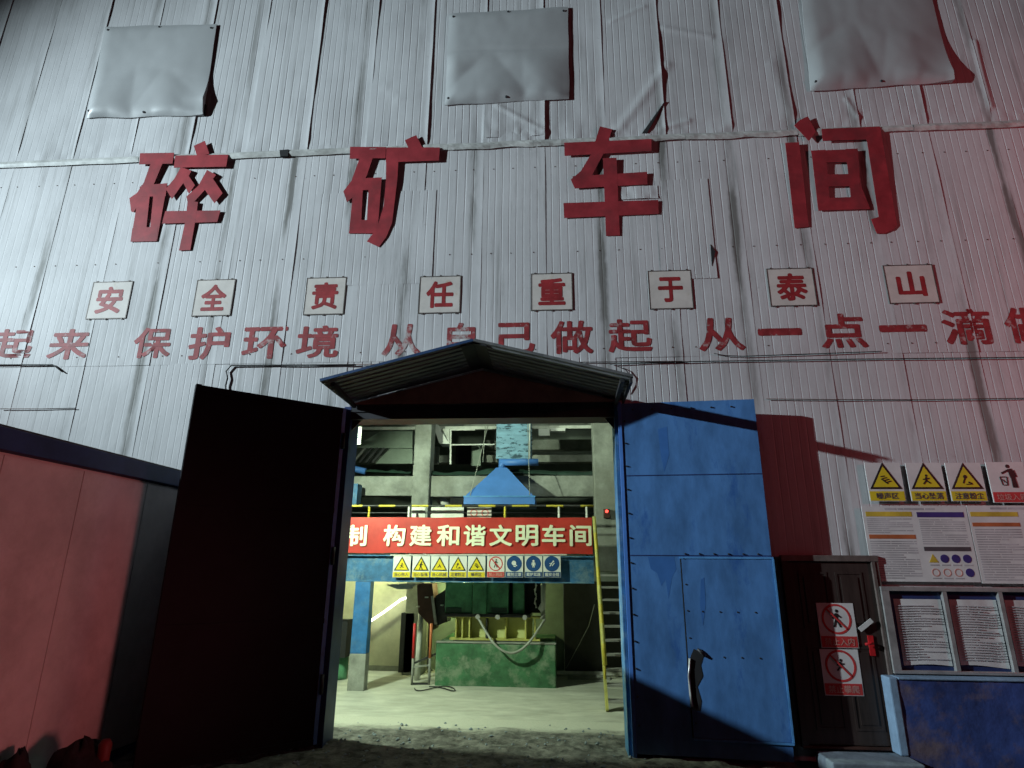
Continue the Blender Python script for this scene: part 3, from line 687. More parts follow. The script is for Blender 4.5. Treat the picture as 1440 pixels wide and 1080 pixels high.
# ---------------------------------------------------------------- cables along the wall
def cable(label, pts, r, Y=-.016, name='wall_cable', m=None, extra=None):
    mb = MB(); P = [at(a, b, Y) for a, b in pts]; mb.tube(P, r, 8)
    tag(mb.build(name, m or M_cable, smooth=True), label, 'cable', 'thin cables and rods along the wall')
cable('thin dark rod along the wall with its left end hooked down by the left door', [(318,552),(317,542),(320,532),(318,522),(325,514),(380,513.5),(430,513.5),(500,513)], .011)
cable('thin dark rod low on the wall at far left ending in a bent tip', [(-60,513),(0,513),(40,513),(74,513),(80,517),(88,523)], .010)
cable('long dark cable on the wall right of the canopy, below the slogan', [(858,512),(920,509.5),(1000,508),(1100,506.5),(1200,505),(1300,504),(1440,502.5),(1560,501)], .007)
cable('short sagging cable on the wall just under the character 点', [(1004,497),(1020,500),(1045,501),(1100,499),(1160,497),(1240,494)], .006)
cable('slack thin wire hanging on the wall right of the canopy eave', [(868,515),(880,520),(888,530),(886,542),(880,552)], .006, -.016)

# ---------------------------------------------------------------- site cabin on the left
ct = thing('site_cabin', 'pale site cabin with navy roof edge at the left, lit red', 'cabin', (-4.9, -4, 0))
X = -4.9; y0, y1 = -6.4, -.12
ztop = 3.27
ys = [-6.4,-5.25,-4.1,-2.98,-2.02,-1.0,-.24]
for i in range(len(ys)-1):
    part(MB().box((X-.06,ys[i]+.004,.12),(X,ys[i+1]-.004,3.02)), 'wall_panel', M_cabin, ct, bev=.004)
part(MB().box((X-2.6,y0,.1),(X-.062,y1,3.05)), 'cabin_body', M_cabin, ct)
part(MB().box((X-.05,-.235,.12),(X+.004,-.14,3.03)), 'corner_post', M_bluepost, ct)
part(MB().box((X-2.7,y0-.05,3.055),(X+.05,y1+.02,3.25)), 'roof_fascia', M_bluedark, ct, bev=.006)
part(MB().box((X-2.66,y0-.02,3.252),(X+.03,y1,3.27)), 'roof', M_steeldark, ct)
part(MB().box((X-2.6,y0,0),(X+.02,y1,.098)), 'base_beam', M_bluedark, ct)
# dark covered heap and sack in front of the cabin
def lump(name, c, r, seed, label, cat, m):
    mb = MB()
    def f(u, v):
        a = 2*math.pi*u; b = math.pi*.5*v
        k = 1+.22*noise.noise((math.cos(a)*1.3+seed, math.sin(a)*1.3, b*1.5))+.08*noise.noise((math.cos(a)*4, math.sin(a)*4+seed, b*4))
        return (c[0]+r[0]*math.cos(a)*math.cos(b)**.7*k, c[1]+r[1]*math.sin(a)*math.cos(b)**.7*k, max(0,r[2]*math.sin(b)*k))
    mb.grid(f, 40, 16); o = mb.build(name, m); tag(o, label, cat); return o
p = at(105,1062,-2.1)
lump('covered_heap', (p.x-.02,-2.0,0), (.33,.22,p.z+.06), 4, 'dark cloth-covered heap on the ground at bottom left', 'heap', M_cloth)
p = at(30,1075,-2.3)
lump('dark_sack', (p.x-.05,-2.3,0), (.17,.16,p.z+.08), 9, 'dark rounded sack left of the covered heap', 'sack', M_cloth)
p = at(146,1060,-2.0)
mb = MB(); mb.tube([(p.x,-2.0,0),(p.x,-2.0,p.z-.13),(p.x,-2.0,p.z-.09),(p.x,-2.0,p.z+.08),(p.x,-2.0,p.z+.12)], [.03,.03,.05,.055,.03], 12)
tag(mb.build('marker_post', M_dullred, smooth=True), 'small red round-topped marker beside the dark covered heap', 'marker')

# ---------------------------------------------------------------- signs
def sub(t, name, mb, m): return part(mb, name, m, t)
def ring_mb(cx, cz, r0, r1, y0, y1, n=28):
    mb = MB()
    for i in range(n):
        a, b = 2*math.pi*i/n, 2*math.pi*(i+1)/n
        q = [(cx+r*math.cos(k), cz+r*math.sin(k)) for r, k in ((r0,a),(r1,a),(r1,b),(r0,b))]
        mb.face([(x, y0, z) for x, z in q][::1] if False else [(q[0][0],y0,q[0][1]),(q[3][0],y0,q[3][1]),(q[2][0],y0,q[2][1]),(q[1][0],y0,q[1][1])][::-1])
        mb.face([(q[1][0],y0,q[1][1]),(q[2][0],y0,q[2][1]),(q[2][0],y1,q[2][1]),(q[1][0],y1,q[1][1])])
        mb.face([(q[0][0],y0,q[0][1]),(q[3][0],y0,q[3][1]),(q[3][0],y1,q[3][1]),(q[0][0],y1,q[0][1])])
    return mb
def disc_mb(cx, cz, r, y0, y1, n=28): return MB().prism([(cx+r*math.cos(2*math.pi*i/n), cz+r*math.sin(2*math.pi*i/n)) for i in range(n)], y0, y1)
def figure(mb, cx, cz, s, y, pose):
    def L(a, b, w): 
        a = Vector((cx+a[0]*s, cz+a[1]*s)); b = Vector((cx+b[0]*s, cz+b[1]*s)); dd = (b-a).normalized(); nn = Vector((-dd.y, dd.x))*w*s/2
        yy = y-.0004*len(mb.f)*.1
        mb.prism([tuple(a+nn), tuple(b+nn), tuple(b-nn), tuple(a-nn)], yy-.001, yy)
    def Dd(c, r):
        yy = y-.0004*len(mb.f)*.1
        mb.prism([(cx+(c[0]+r*math.cos(k*.524))*s, cz+(c[1]+r*math.sin(k*.524))*s) for k in range(12)], yy-.001, yy)
    if pose == 'walk':
        Dd((.08,.62),.13); L((.02,.45),(-.02,-.05),.26); L((0,.38),(-.32,.05),.11); L((.05,.38),(.36,.12),.11); L((-.04,0),(-.26,-.62),.14); L((.0,0),(.25,-.62),.14)
    elif pose == 'noise':
        for k in range(4): L((-.35+.16*k,.30-.17*k),(.05+.16*k,.36-.15*k),.09)
        L((-.30,.1),(.2,-.34),.12)
    elif pose == 'fall':
        Dd((.05,.40),.11); L((.02,.28),(-.02,-.10),.16); L((-.3,.05),(.3,.15),.1); L((-.02,-.05),(-.3,-.36),.12); L((0,-.05),(.32,-.3),.12)
    elif pose == 'dust':
        Dd((-.05,.3),.17); L((-.08,.2),(-.3,-.3),.12); Dd((.22,-.22),.09); Dd((.38,-.3),.08); L((-.1,-.38),(.45,-.38),.06)
    elif pose == 'bin':
        Dd((.12,.66),.12); L((.2,.5),(.3,-.05),.28); L((.14,.44),(-.32,.22),.11); L((.26,.0),(.25,-.66),.14); L((.36,.0),(.42,-.66),.14); L((.4,.42),(.5,0),.1)
        L((-.46,.0),(-.38,-.5),.05); L((-.06,.0),(-.1,-.5),.05); L((-.46,.0),(-.06,.0),.05); L((-.38,-.5),(-.1,-.5),.05); L((-.34,-.15),(-.2,-.35),.06)
    elif pose == 'hand':
        L((-.3,-.3),(.05,.1),.14); L((.05,.1),(.3,-.3),.12); L((-.1,.25),(.1,.1),.1)
    elif pose == 'head':
        Dd((-.05,.1),.32); L((.1,-.1),(.38,-.28),.12); L((-.1,-.3),(.2,-.4),.14)
    elif pose == 'suit':
        Dd((0,.36),.15); L((0,.2),(0,-.3),.3); L((-.2,.15),(-.24,-.2),.09); L((.2,.15),(.24,-.2),.09); L((-.08,-.25),(-.1,-.5),.11); L((.08,-.25),(.1,-.5),.11)
    elif pose == 'tool':
        L((-.3,-.35),(.1,.25),.13); L((0,-.3),(.35,.1),.12); Dd((.2,.32),.12); L((-.35,.05),(0,.0),.08)
def sign(label, r, y, kind, caption, pose, group, capcol=None, name='warning_sign', cat='sign', th=.012):
    xa, xb, za, zb = r; W_, H_ = xb-xa, zb-za; cx = (xa+xb)/2
    t = thing(name, label, cat, (cx, y, za), group)
    sub(t, 'sign_panel', MB().box((xa,y-th,za),(xb,y,zb)), M_signwhite)
    ct_ = za+H_*.27
    f = y-th
    if kind == 'triangle':
        rr = W_*.45; cz = ct_+H_*.045
        def tri(k, o): 
            h = rr*1.72*k; c0 = cz+o
            return [(cx-rr*k, c0), (cx+rr*k, c0), (cx, c0+h)]
        sub(t, 'triangle_border', MB().prism(tri(1,0), f-.003, f+.001), M_signblack)
        sub(t, 'triangle', MB().prism(tri(.78, rr*.12), f-.0045, f-.002), M_signyellow)
        mb = MB(); figure(mb, cx, cz+rr*.58, rr*.72, f-.006, pose); sub(t, 'pictogram', mb, M_signblack)
        strip, txt = M_signyellow, M_inkdark
    elif kind == 'forbid':
        cz = za+H_*.64; rr = W_*.40
        sub(t, 'prohibition_ring', ring_mb(cx, cz, rr*.86, rr, f-.003, f+.001), M_signred)
        mb = MB(); figure(mb, cx, cz, rr*.85, f-.002, pose); sub(t, 'pictogram', mb, M_signblack)
        mb = MB(); k = rr*.62; mb.prism([(cx-k-.006,cz+k),(cx-k+.012,cz+k+.008),(cx+k+.006,cz-k),(cx+k-.012,cz-k-.008)], f-.009, f-.007); sub(t, 'prohibition_bar', mb, M_signred)
        strip, txt = M_signred, M_signpink
    elif kind == 'must':
        cz = za+H_*.64; rr = W_*.43
        sub(t, 'blue_disc', disc_mb(cx, cz, rr, f-.003, f+.001), M_signblue)
        mb = MB(); figure(mb, cx, cz, rr*.95, f-.004, pose); sub(t, 'pictogram', mb, M_signwhite)
        strip, txt = M_signblue, M_signwhite
    elif kind == 'plain':
        cz = za+H_*.63; mb = MB(); figure(mb, cx, cz, H_*.40, f-.002, pose); sub(t, 'pictogram', mb, M_signblack)
        strip, txt = M_signred, M_signpink
    if capcol: strip = capcol
    e = W_*.05
    sub(t, 'caption_strip', MB().prism([(xa+e*.4,za+e*.3),(xb-e*.4,za+e*.3),(xb-e*.4,ct_-e*.3),(xa+e*.4,ct_-e*.3)], f-.002, f+.001), strip)
    if caption:
        n_ = len(caption); ww = min(W_*.80, W_*.205*n_)
        adopt(text_obj('caption', caption, cx-ww/2, cx+ww/2, za+(ct_-za)*.2, za+(ct_-za)*.82, f-.0035, txt, .012), t)
    return t
GO = 'signs pasted on the outside wall'
for (x0, cap, pose, lab) in ((1219,'噪声区','noise','yellow triangle warning sign 噪声区, leftmost of the outdoor row'),(1277,'当心坠落','fall','yellow triangle warning sign 当心坠落 on the outside wall'),(1333,'注意粉尘','dust','yellow triangle warning sign 注意粉尘 on the outside wall')):
    sign(lab, wrect(x0, 651, x0+50, 705, -.03), -.03, 'triangle', cap, pose, GO)
sign('white sign with a man dropping litter in a bin, red caption strip', wrect(1391,650,1444,707,-.03), -.03, 'plain', '垃圾入箱', 'bin', GO, name='litter_sign')
# tape hook between two signs
# ---------------------------------------------------------------- poster boards right
def lines(mb, x0, x1, z0, z1, rows, y, h=.5):
    st = (z1-z0)/rows
    for k in range(rows):
        z = z1-(k+.5)*st; x = x0
        end = x1 if random.random() < .7 else x0+(x1-x0)*random.uniform(.35,.95)
        while x < end-.02:
            l = random.uniform(.06,.28); xe = min(end, x+l); mb.prism([(x,z-st*h/2),(xe,z-st*h/2),(xe,z+st*h/2),(x,z+st*h/2)], y-.001, y); x = xe+random.uniform(.004,.016)
YP = -.03
pa = wrect(1219,712,1368,818,YP)
t = thing('safety_poster', 'large white poster of small print with coloured headings, left half', 'poster', ((pa[0]+pa[1])/2, YP, pa[2]), 'large white notice posters')
xa, xb, za, zb = pa
part(MB().box((xa,YP-.01,za),(xb,YP,zb)), 'poster_panel', M_signwhite, t)
W_, H_ = xb-xa, zb-za; f = YP-.0105
U = lambda u: xa+W_*u
V = lambda v: zb-H_*v
mb = MB(); mb.prism([(U(.03),V(.14)),(U(.47),V(.14)),(U(.47),V(.075)),(U(.03),V(.075))], f-.002, f+.001); part(mb, 'yellow_heading', M_headyellow, t)
mb = MB(); mb.prism([(U(.52),V(.15)),(U(.965),V(.15)),(U(.965),V(.08)),(U(.52),V(.08))], f-.002, f+.001); part(mb, 'purple_heading', M_purple, t)
mb = MB(); mb.prism([(U(.03),V(.44)),(U(.47),V(.44)),(U(.47),V(.385)),(U(.03),V(.385))], f-.002, f+.001); part(mb, 'orange_heading', M_orange, t)
mb = MB(); mb.prism([(U(.53),V(.60)),(U(.965),V(.60)),(U(.965),V(.545)),(U(.53),V(.545))], f-.002, f+.001); part(mb, 'grey_heading', M_headgrey, t)
mb = MB(); lines(mb, U(.03),U(.46),V(.37),V(.16),8,f); lines(mb, U(.03),U(.47),V(.97),V(.46),17,f); lines(mb, U(.53),U(.96),V(.52),V(.17),12,f); lines(mb, U(.22),U(.70),V(.055),V(.02),1,f,.8); part(mb, 'small_print', M_ink, t)
mb = MB(); mb2 = MB()
for k in range(4):
    cx = U(.60+.105*k)
    if k: mb.prism([(cx+.05*math.cos(i*.524), V(.70)+.05*math.sin(i*.524)) for i in range(12)], f-.002, f+.001)
    mb2.prism([(cx-.05,V(.79)),(cx+.05,V(.79)),(cx+.05,V(.775)),(cx-.05,V(.775))], f-.002, f+.001)
cx = U(.915+.0); mb.prism([(cx+.05*math.cos(i*.524), V(.88)+.05*math.sin(i*.524)) for i in range(12)], f-.002, f+.001)
part(mb, 'round_icons', M_purple, t)
mbr = MB()
for k in range(3):
    q = ring_mb(U(.60+.105*k), V(.88), .036, .047, f-.002, f+.001, 14); n = len(mbr.v); mbr.v += q.v; mbr.f += [tuple(n+i for i in ff_) for ff_ in q.f]; mbr.mi += q.mi; mbr.sm += q.sm
    mb2.prism([(U(.60+.105*k)-.05,V(.96)),(U(.60+.105*k)+.05,V(.96)),(U(.60+.105*k)+.05,V(.948)),(U(.60+.105*k)-.05,V(.948))], f-.002, f+.001)
part(mbr, 'ring_icons', M_signpink, t); part(mb2, 'icon_captions', M_ink, t)
mb = MB(); cx = U(.60); mb.prism([(cx-.055,V(.75)),(cx+.055,V(.75)),(cx,V(.64))], f-.002, f+.001); part(mb, 'triangle_icon', M_headyellow, t)
pb = wrect(1369.5,711,1520,821,YP)
t = thing('safety_poster', 'large white poster of small print, right half running out of the picture', 'poster', ((pb[0]+pb[1])/2, YP, pb[2]), 'large white notice posters')
xa, xb, za, zb = pb; W_, H_ = xb-xa, zb-za
part(MB().box((xa,YP-.011,za),(xb,YP,zb)), 'poster_panel', M_signwhite, t); f = YP-.0115
mb = MB(); mb.prism([(U(.02),V(.145)),(U(.47),V(.145)),(U(.47),V(.085)),(U(.02),V(.085))], f-.002, f+.001); part(mb, 'yellow_heading', M_headyellow, t)
mb = MB(); mb.prism([(U(.02),V(.275)),(U(.47),V(.275)),(U(.47),V(.225)),(U(.02),V(.225))], f-.002, f+.001); part(mb, 'orange_heading', M_orange, t)
mb = MB(); lines(mb, U(.03),U(.47),V(.97),V(.30),21,f); lines(mb, U(.53),U(.97),V(.97),V(.1),24,f); lines(mb, U(.22),U(.70),V(.055),V(.02),1,f,.8); part(mb, 'small_print', M_ink, t)
# the glazed notice case under the posters
nc = wrect(1246,826,1530,949,-.06)
xa, xb, za, zb = nc
t = thing('notice_case', 'aluminium framed notice case with pale printed sheets above the low wall', 'notice board', ((xa+xb)/2, -.03, za))
mb = MB(); e = .05
mb.box((xa,-.10,zb-e),(xb,-.02,zb)); mb.box((xa,-.10,za),(xb,-.02,za+e*.7)); mb.box((xa,-.099,za+e*.7),(xa+.09,-.02,zb-e))
part(mb, 'case_frame', M_alu, t, bev=.004)
part(MB().box((xa+.09,-.045,za+.035),(xb,-.03,zb-.05)), 'back_panel', M_bluedark, t)
edges = [at(p, 885, -.06).x for p in (1260, 1338, 1417, 1496)]
for k in range(3):
    a, b = edges[k], edges[k+1]
    mb = MB(); mb.box((b-.045,-.098,za+.036),(b,-.046,zb-.051)); part(mb, 'mullion', M_alu, t)
    a2, b2 = a+.03, b-.06
    def pf(u, v, a2=a2, b2=b2, k=k): return (a2+(b2-a2)*u, -.05-.012*abs(math.sin(u*2.6+k))-.004*noise.noise((u*5,v*5,k)), za+.08+.02*math.sin(u*3+k)*(1-v)+(zb-za-.22)*v)
    sh_ = part(MB().grid(pf, 12, 12), 'paper_sheet', M_signwhite, t)
    mb = MB(); lines(mb, a2+.03, b2-.03, za+.14, zb-.20, 22, -.068, .35); part(mb, 'small_print', M_ink, t)
# brown door with its frame
dl, dr = at(1118,900,-.02).x, at(1239,900,-.02).x
dzt, dzb = at(1185,790,-.02).z, at(1205,1049,-.02).z
t = thing('entrance_door', 'brown panelled door in a pale metal frame at the right', 'door', ((dl+dr)/2, -.02, dzb))
part(MB().box((dl,-.045,dzb+.01),(dr,-.015,dzt)), 'door_leaf', M_doorbrown, t, bev=.003)
mb = MB()
for (u0,u1,v0,v1) in ((.12,.46,.62,.94),(.56,.88,.62,.94),(.12,.46,.08,.52),(.56,.88,.08,.52)):
    x0, x1 = dl+(dr-dl)*u0, dl+(dr-dl)*u1; z0, z1 = dzb+(dzt-dzb)*v0, dzb+(dzt-dzb)*v1
    mb.box((x0,-.052,z0),(x1,-.0455,z0+.025)); mb.box((x0,-.052,z1-.025),(x1,-.0455,z1)); mb.box((x0,-.0515,z0+.025),(x0+.025,-.0455,z1-.025)); mb.box((x1-.025,-.0515,z0+.025),(x1,-.0455,z1-.025))
    mb.box((x0+.06,-.0535,z0+.06),(x1-.06,-.0455,z1-.06))
part(mb, 'door_mouldings', M_doorbrown, t)
mb = MB()
mb.box((dl-.07,-.075,dzt+.004),(dr+.09,-.012,dzt+.075)); mb.box((dr+.004,-.0745,dzb),(dr+.045,-.012,dzt+.003)); mb.box((dr+.05,-.065,dzb),(dr+.09,-.0125,dzt+.003))
part(mb, 'door_frame', M_doorframe, t, bev=.004)
mb = MB(); mb.box((dl-.07,-.0745,dzb),(dl-.004,-.012,dzt+.003)); part(mb, 'shaded_jamb', M_doorbrown, t)  # left jamb in door brown, the shade on it put into its colour
mb = MB(); mb.box((dl-.07,-.09,dzb-.02),(dr+.09,-.01,dzb)); part(mb, 'threshold', M_rust, t)
hp = at(1226,908,-.06)
mb = MB(); mb.box((hp.x-.03,-.06,hp.z-.11),(hp.x+.03,-.0455,hp.z+.11)); mb.tube([(hp.x,-.06,hp.z+.03),(hp.x,-.10,hp.z+.03),(hp.x-.09,-.105,hp.z+.02)], .014); part(mb, 'door_handle', M_redtool, t)
mb = MB(); a = at(1209,886,-.075); b = at(1226,872,-.085); mb.bar((a.x,-.072,a.z),(b.x,-.086,b.z),.012,.05); tag(mb.build('paper_tag', M_paper), 'pale slanting strip taped across the brown door and its frame', 'tape')
r = wrect(1151,848,1203,911,-.05)
sign('red and white no-entry sign with walking man, upper on brown door', (r[0],r[1],r[2],r[3]), -.0535, 'forbid', '禁止入内', 'walk', 'signs on the brown door', name='prohibition_sign', th=.006)
r = wrect(1156,913,1210,978,-.05)
sign('red and white prohibition sign hanging lower on the brown door', (r[0],r[1],r[2],r[3]), -.0535, 'forbid', '禁止攀爬', 'fall', 'signs on the brown door', name='prohibition_sign', th=.006)
# low wall and stoop
lz = at(1300,953,-.25).z; ll = at(1256,1000,-.25).x
t = thing('low_wall', 'low dark blue rendered wall with lit-coloured edge at bottom right', 'wall', (ll+2, -.2, 0))
sz = .17
def lwf(u, v): 
    x = ll+.10+u*(9.5-ll); z = -.05+v*(lz+.03)
    return (x, -.25-.012*noise.noise((x*2.2, z*2.2, 3))-.006*noise.noise((x*8, z*8, 3)), z)
part(MB().grid(lwf, 120, 24), 'wall_face', M_lowwall, t)
part(MB().box((ll+.085,-.235,-.05),(9.6,-.08,lz-.03)), 'wall_core', M_lowwall, t)
part(MB().box((ll,-.262,sz-.02),(ll+.098,-.08,lz)), 'lit_end', M_lowedge, t, bev=.015)
part(MB().box((ll+.1,-.268,lz-.024),(9.6,-.08,lz)), 'lit_top', M_lowedge, t, bev=.01)
sl = at(1166,1060,-.5).x
o = MB().box((sl,-.55,-.05),(ll+.10,-.1,sz-.025)).build('door_step', M_step); bevel(o, .02, 3); tag(o, 'grey concrete step in front of the brown door', 'step')

# ---------------------------------------------------------------- inside: platform, banner, signs
YB = 3.4
pt = thing('steel_platform', 'blue steel platform with striped handrail and blue post inside the workshop', 'platform', (-1.6, YB, 0))
zt, zb = at(660,781,YB).z, at(660,819,YB).z
mb = MB(); mb.box((-6.9,YB+.02,zb),(at(835,800,YB).x,YB+.035,zt)); mb.box((-6.9,YB-.04,zb-.0),(at(835,800,YB).x,YB+.10,zb+.022)); mb.box((-6.9,YB-.04,zt-.022),(at(835,800,YB).x,YB+.10,zt))
part(mb, 'edge_beam', M_platblue, pt)
part(MB().box((-6.9,YB+.10,zt-.06),(at(835,800,YB).x,6.6,zt-.002)), 'deck', M_steeldark, pt)
bx0, bx1 = at(496,880,YB).x, at(518,880,YB).x
mb = MB(); mb.box((bx0,YB-.035,.60),(bx1,YB+.18,zb-.003)); part(mb, 'post', M_colblue, pt, bev=.008)
part(MB().box((bx0-.006,YB-.04,-.02),(bx1+.006,YB+.185,.598)), 'post_foot', M_conc, pt, bev=.01)
zr = at(660,711.5,YB+.08).z; xr = at(835,711,YB+.08).x
sw = (at(540,711,YB+.08).x-at(508,711,YB+.08).x)*.72; x = at(487,711,YB+.08).x-sw*12; xs_ = [x]
while xs_[-1] < xr: xs_.append(min(xr, xs_[-1]+sw))
part(MB().tube([(q_,YB+.08,zr) for q_ in xs_], .022, 8, stripes=[i % 2 for i in range(len(xs_))]), 'handrail', [M_yellow, M_blackstripe], pt)
for p, m in ((519,M_yellow),(575,M_pipewhite),(710,M_yellow),(786,M_pipewhite),(825,M_pipewhite),(440,M_yellow)):
    xx = at(p, 720, YB+.08).x; part(MB().tube([(xx,YB+.08,zt),(xx,YB+.08,zr-.01)], .021, 8), 'handrail_post', m, pt)
mb = MB(); mb.tube([(-6.8,YB+.08,zr-.13),(xr,YB+.08,zr-.13)], .012, 6); part(mb, 'mid_rail', M_steeldark, pt)
# banner
zt2, zb2 = at(660,728,YB).z, at(660,778.5,YB).z
xl, xr2 = at(400,752,YB-.06).x, at(833,752,YB-.06).x
t = thing('slogan_banner', 'red cloth banner with pale yellow characters hung along the platform', 'banner', ((xl+xr2)/2, YB-.06, zb2))
def bf(u, v): return (xl+(xr2-xl)*u, YB-.055-.012*noise.noise((u*14, v*2, 1))-.006*math.sin(u*60)*(1-v)*.5, zb2+(zt2-zb2)*v+.012*noise.noise((u*9,0,2+v)))
part(MB().grid(bf, 80, 6), 'banner_cloth', M_banner, t)
for ch, x0, x1 in (('制',485,516),('构',539,570),('建',576,607),('和',614,646),('谐',652,683),('文',688,720),('明',725,757),('车',762,795),('间',801,832),('机',409,441),('度',447,479)):
    r = wrect(x0, 738, x1, 768, YB-.08); adopt(text_obj('banner_character', ch, *r, YB-.078, M_bannertext, .026), t)
# safety signs along the beam
GI = 'safety signs along the platform beam'
IS = [(553,'triangle','当心伤人','fall','first from the left'),(580,'triangle','当心坠落','walk','second from the left'),(606,'triangle','当心机械','hand','third from the left'),(632,'triangle','注意粉尘','dust','fourth from the left'),(658,'triangle','噪声区','noise','beside the red circle sign'),(685,'forbid','禁止跨越','walk','') ,(711,'must','戴防尘罩','head','nearest the red circle sign'),(738,'must','戴护耳器','suit','in the middle of the blue three'),(764,'must','戴安全帽','tool','at the right end of the row')]
for x0, kind, cap, pose, why in IS:
    r = wrect(x0, 782, x0+24.5, 812 if kind == 'triangle' else 812, YB-.07)
    lab = {'triangle':'small yellow triangle warning sign on the blue beam, %s' % why,'forbid':'small white sign with faded red circle and bar on the blue beam','must':'small blue disc sign on the beam, %s' % why}[kind]
    sign(lab, r, YB-.07, kind, cap, pose, GI, name={'triangle':'warning_sign','forbid':'prohibition_sign','must':'mandatory_sign'}[kind])
mb = MB(); a = at(549,781,YB-.05); b = at(797,780,YB-.05); mb.bar((a.x,YB-.05,a.z+.005),(b.x,YB-.05,b.z),.03,.022); tag(mb.build('sign_rail', M_pipewhite), 'thin pale rail carrying the row of safety signs', 'rail')
# panels behind the handrail
for i, (x0,x1,lab) in enumerate(((579,598,'narrow pale panel behind the handrail, left'),(606,652,'wide pale panel behind the handrail'))):
    r = wrect(x0,712.5,x1,729,YB+.3); o = MB().box((r[0],YB+.3,zt),(r[1],YB+.33,r[3])).build('deck_panel', M_pipewhite); tag(o, lab, 'panel', 'pale panels standing on the platform')
r = wrect(657,713.5,691,729,YB+.2)
t = thing('round_symbol_board', 'pale board with two round red symbols on the platform', 'sign', ((r[0]+r[1])/2,YB+.2,zt))
part(MB().box((r[0],YB+.2,zt),(r[1],YB+.215,r[3])), 'board_panel', M_board, t)
for k in (.28,.74):
    part(ring_mb(r[0]+(r[1]-r[0])*k, r[2]+(r[3]-r[2])*.5, .055, .068, YB+.195, YB+.201, 20), 'symbol_ring', M_signred, t)
# ---------------------------------------------------------------- hood and duct
YH = 4.3
hl, hr_, hz = at(652,705,YH).x, at(752,705,YH).x, at(700,709,YH).z
hz2, hz3 = at(700,698,YH).z, at(705,657,YH+.4).z
t = thing('dust_hood', 'bright blue pyramid dust hood hanging above the platform', 'hood', ((hl+hr_)/2, YH+.6, hz))
xc = at(705,657,YH+.4).x; dp = 1.15
mb = MB()
mb.hexa([(hl,YH,hz),(hr_,YH,hz),(hr_,YH+dp,hz),(hl,YH+dp,hz),(hl,YH,hz2),(hr_,YH,hz2),(hr_,YH+dp,hz2),(hl,YH+dp,hz2)])
part(mb, 'hood_skirt', M_hood, t)
q = .11
mb = MB(); mb.hexa([(hl+.015,YH+.015,hz2+.002),(hr_-.015,YH+.015,hz2+.002),(hr_-.015,YH+dp-.015,hz2+.002),(hl+.015,YH+dp-.015,hz2+.002),(xc-q,YH+.45,hz3),(xc+q,YH+.45,hz3),(xc+q,YH+.67,hz3),(xc-q,YH+.67,hz3)])
part(mb, 'hood_cone', M_hood, t)
part(MB().bar((hl-.01,YH-.006,hz2),(hr_+.01,YH-.006,hz2),.012,.025), 'rim', M_blueedge, t)
zp = at(725,650,YH+.55).z
mb = MB(); mb.tube([(xc,YH+.55,hz3-.01),(xc,YH+.55,zp+.0)], .075, 12); mb.tube([(xc-.06,YH+.55,zp),(at(757,650,YH+.55).x,YH+.55,zp)], .075, 12); part(mb, 'outlet_pipe', M_hood, t)
mb = MB()
for (a, b) in (((661,697,YH+.02),(688,592,YH+.6)),((745,700,YH+.02),(742,592,YH+.6)),((679,650,YH+.3),(683,592,YH+.6))):
    mb.tube([at(*a), at(*b)], .008, 5)
part(mb, 'hanging_cables', M_hose, t)
YD = 4.9
r = wrect(698,560,747,645,YD)
t = thing('blue_duct', 'pale blue rectangular duct with flaked dark marks above the hood', 'duct', ((r[0]+r[1])/2,YD,r[2]))
part(MB().box((r[0],YD,r[2]),(r[1],YD+.5,r[3]+1.5)), 'duct_body', M_ductblue, t, bev=.01)
mb = MB()
for k in range(16):
    z = r[2]+.05+k*.085
    for xx, s in ((r[0],-1),(r[1],1)): mb.box((xx,YD-.004,z),(xx+s*(.02+.025*random.random()),YD+.02,z+.02))
part(mb, 'edge_lacing', M_steeldark, t)
mb = MB(); mb.tube([(r[1]-.03,YD-.03,r[2]-.1),(r[1]-.03,YD-.03,r[3]+.1)], .016, 6); part(mb, 'edge_rope', M_pipewhite, t)
# ---------------------------------------------------------------- upper clutter behind
def rod(name, label, cat, pts, r, m, k=8, group=None):
    mb = MB(); mb.tube(pts, r, k); return tag(mb.build(name, m, smooth=True), label, cat, group)
t = MB().bar(at(420,603.5,5.6), at(836,600.5,5.6), .06, .07)
tag(t.build('lamp_rail', M_pipewhite), 'long pale rail high inside behind the doorway top', 'rail')
t = thing('batten_lamp', 'white boxy lamp fitting hanging under the pale rail, unlit', 'lamp', at(765,606,5.5))
pbx = pbox(757,603,773,613,5.5,.3); part(pbx, 'lamp_box', M_signwhite, t, bev=.01)
part(pbox(774,601.8,795,606,5.5,.2), 'lamp_bracket', M_signwhite, t)
# slanting white tray, angle frame
t = thing('white_chute', 'small white slanting chute beside the concrete column', 'chute', at(620,620,5.5))
mb = MB(); a = [at(608,596,5.5),at(615,596,5.5),at(632,624,5.5),at(618,624,5.5)]; mb.prism([(p.x,p.z) for p in a], 5.5, 5.9); part(mb, 'chute_tray', M_signwhite, t)
mb = MB(); a = [at(622,603,5.45),at(632,603,5.45),at(632,624,5.45)]; mb.prism([(p.x,p.z) for p in a], 5.45, 5.49); part(mb, 'side_plate', M_pipewhite, t)
t = thing('angle_frame', 'thin pale angle-iron frame in the upper bay', 'frame', at(634,652,5.3))
part(MB().bar(at(634,604,5.3), at(633.5,653,5.3), .035), 'upright', M_pipewhite, t)
part(MB().bar(at(634.5,604.5,5.31), at(668,604.5,5.31), .03), 'top_rail', M_pipewhite, t)
part(MB().bar(at(634.5,625.5,5.31), at(698,625,5.31), .03), 'cross_rail', M_pipewhite, t)
o = pbox(641,626,662,652,7.0,.1); tag(o.build('dark_opening_panel', M_dark), 'dark square opening behind the angle-iron frame', 'panel')
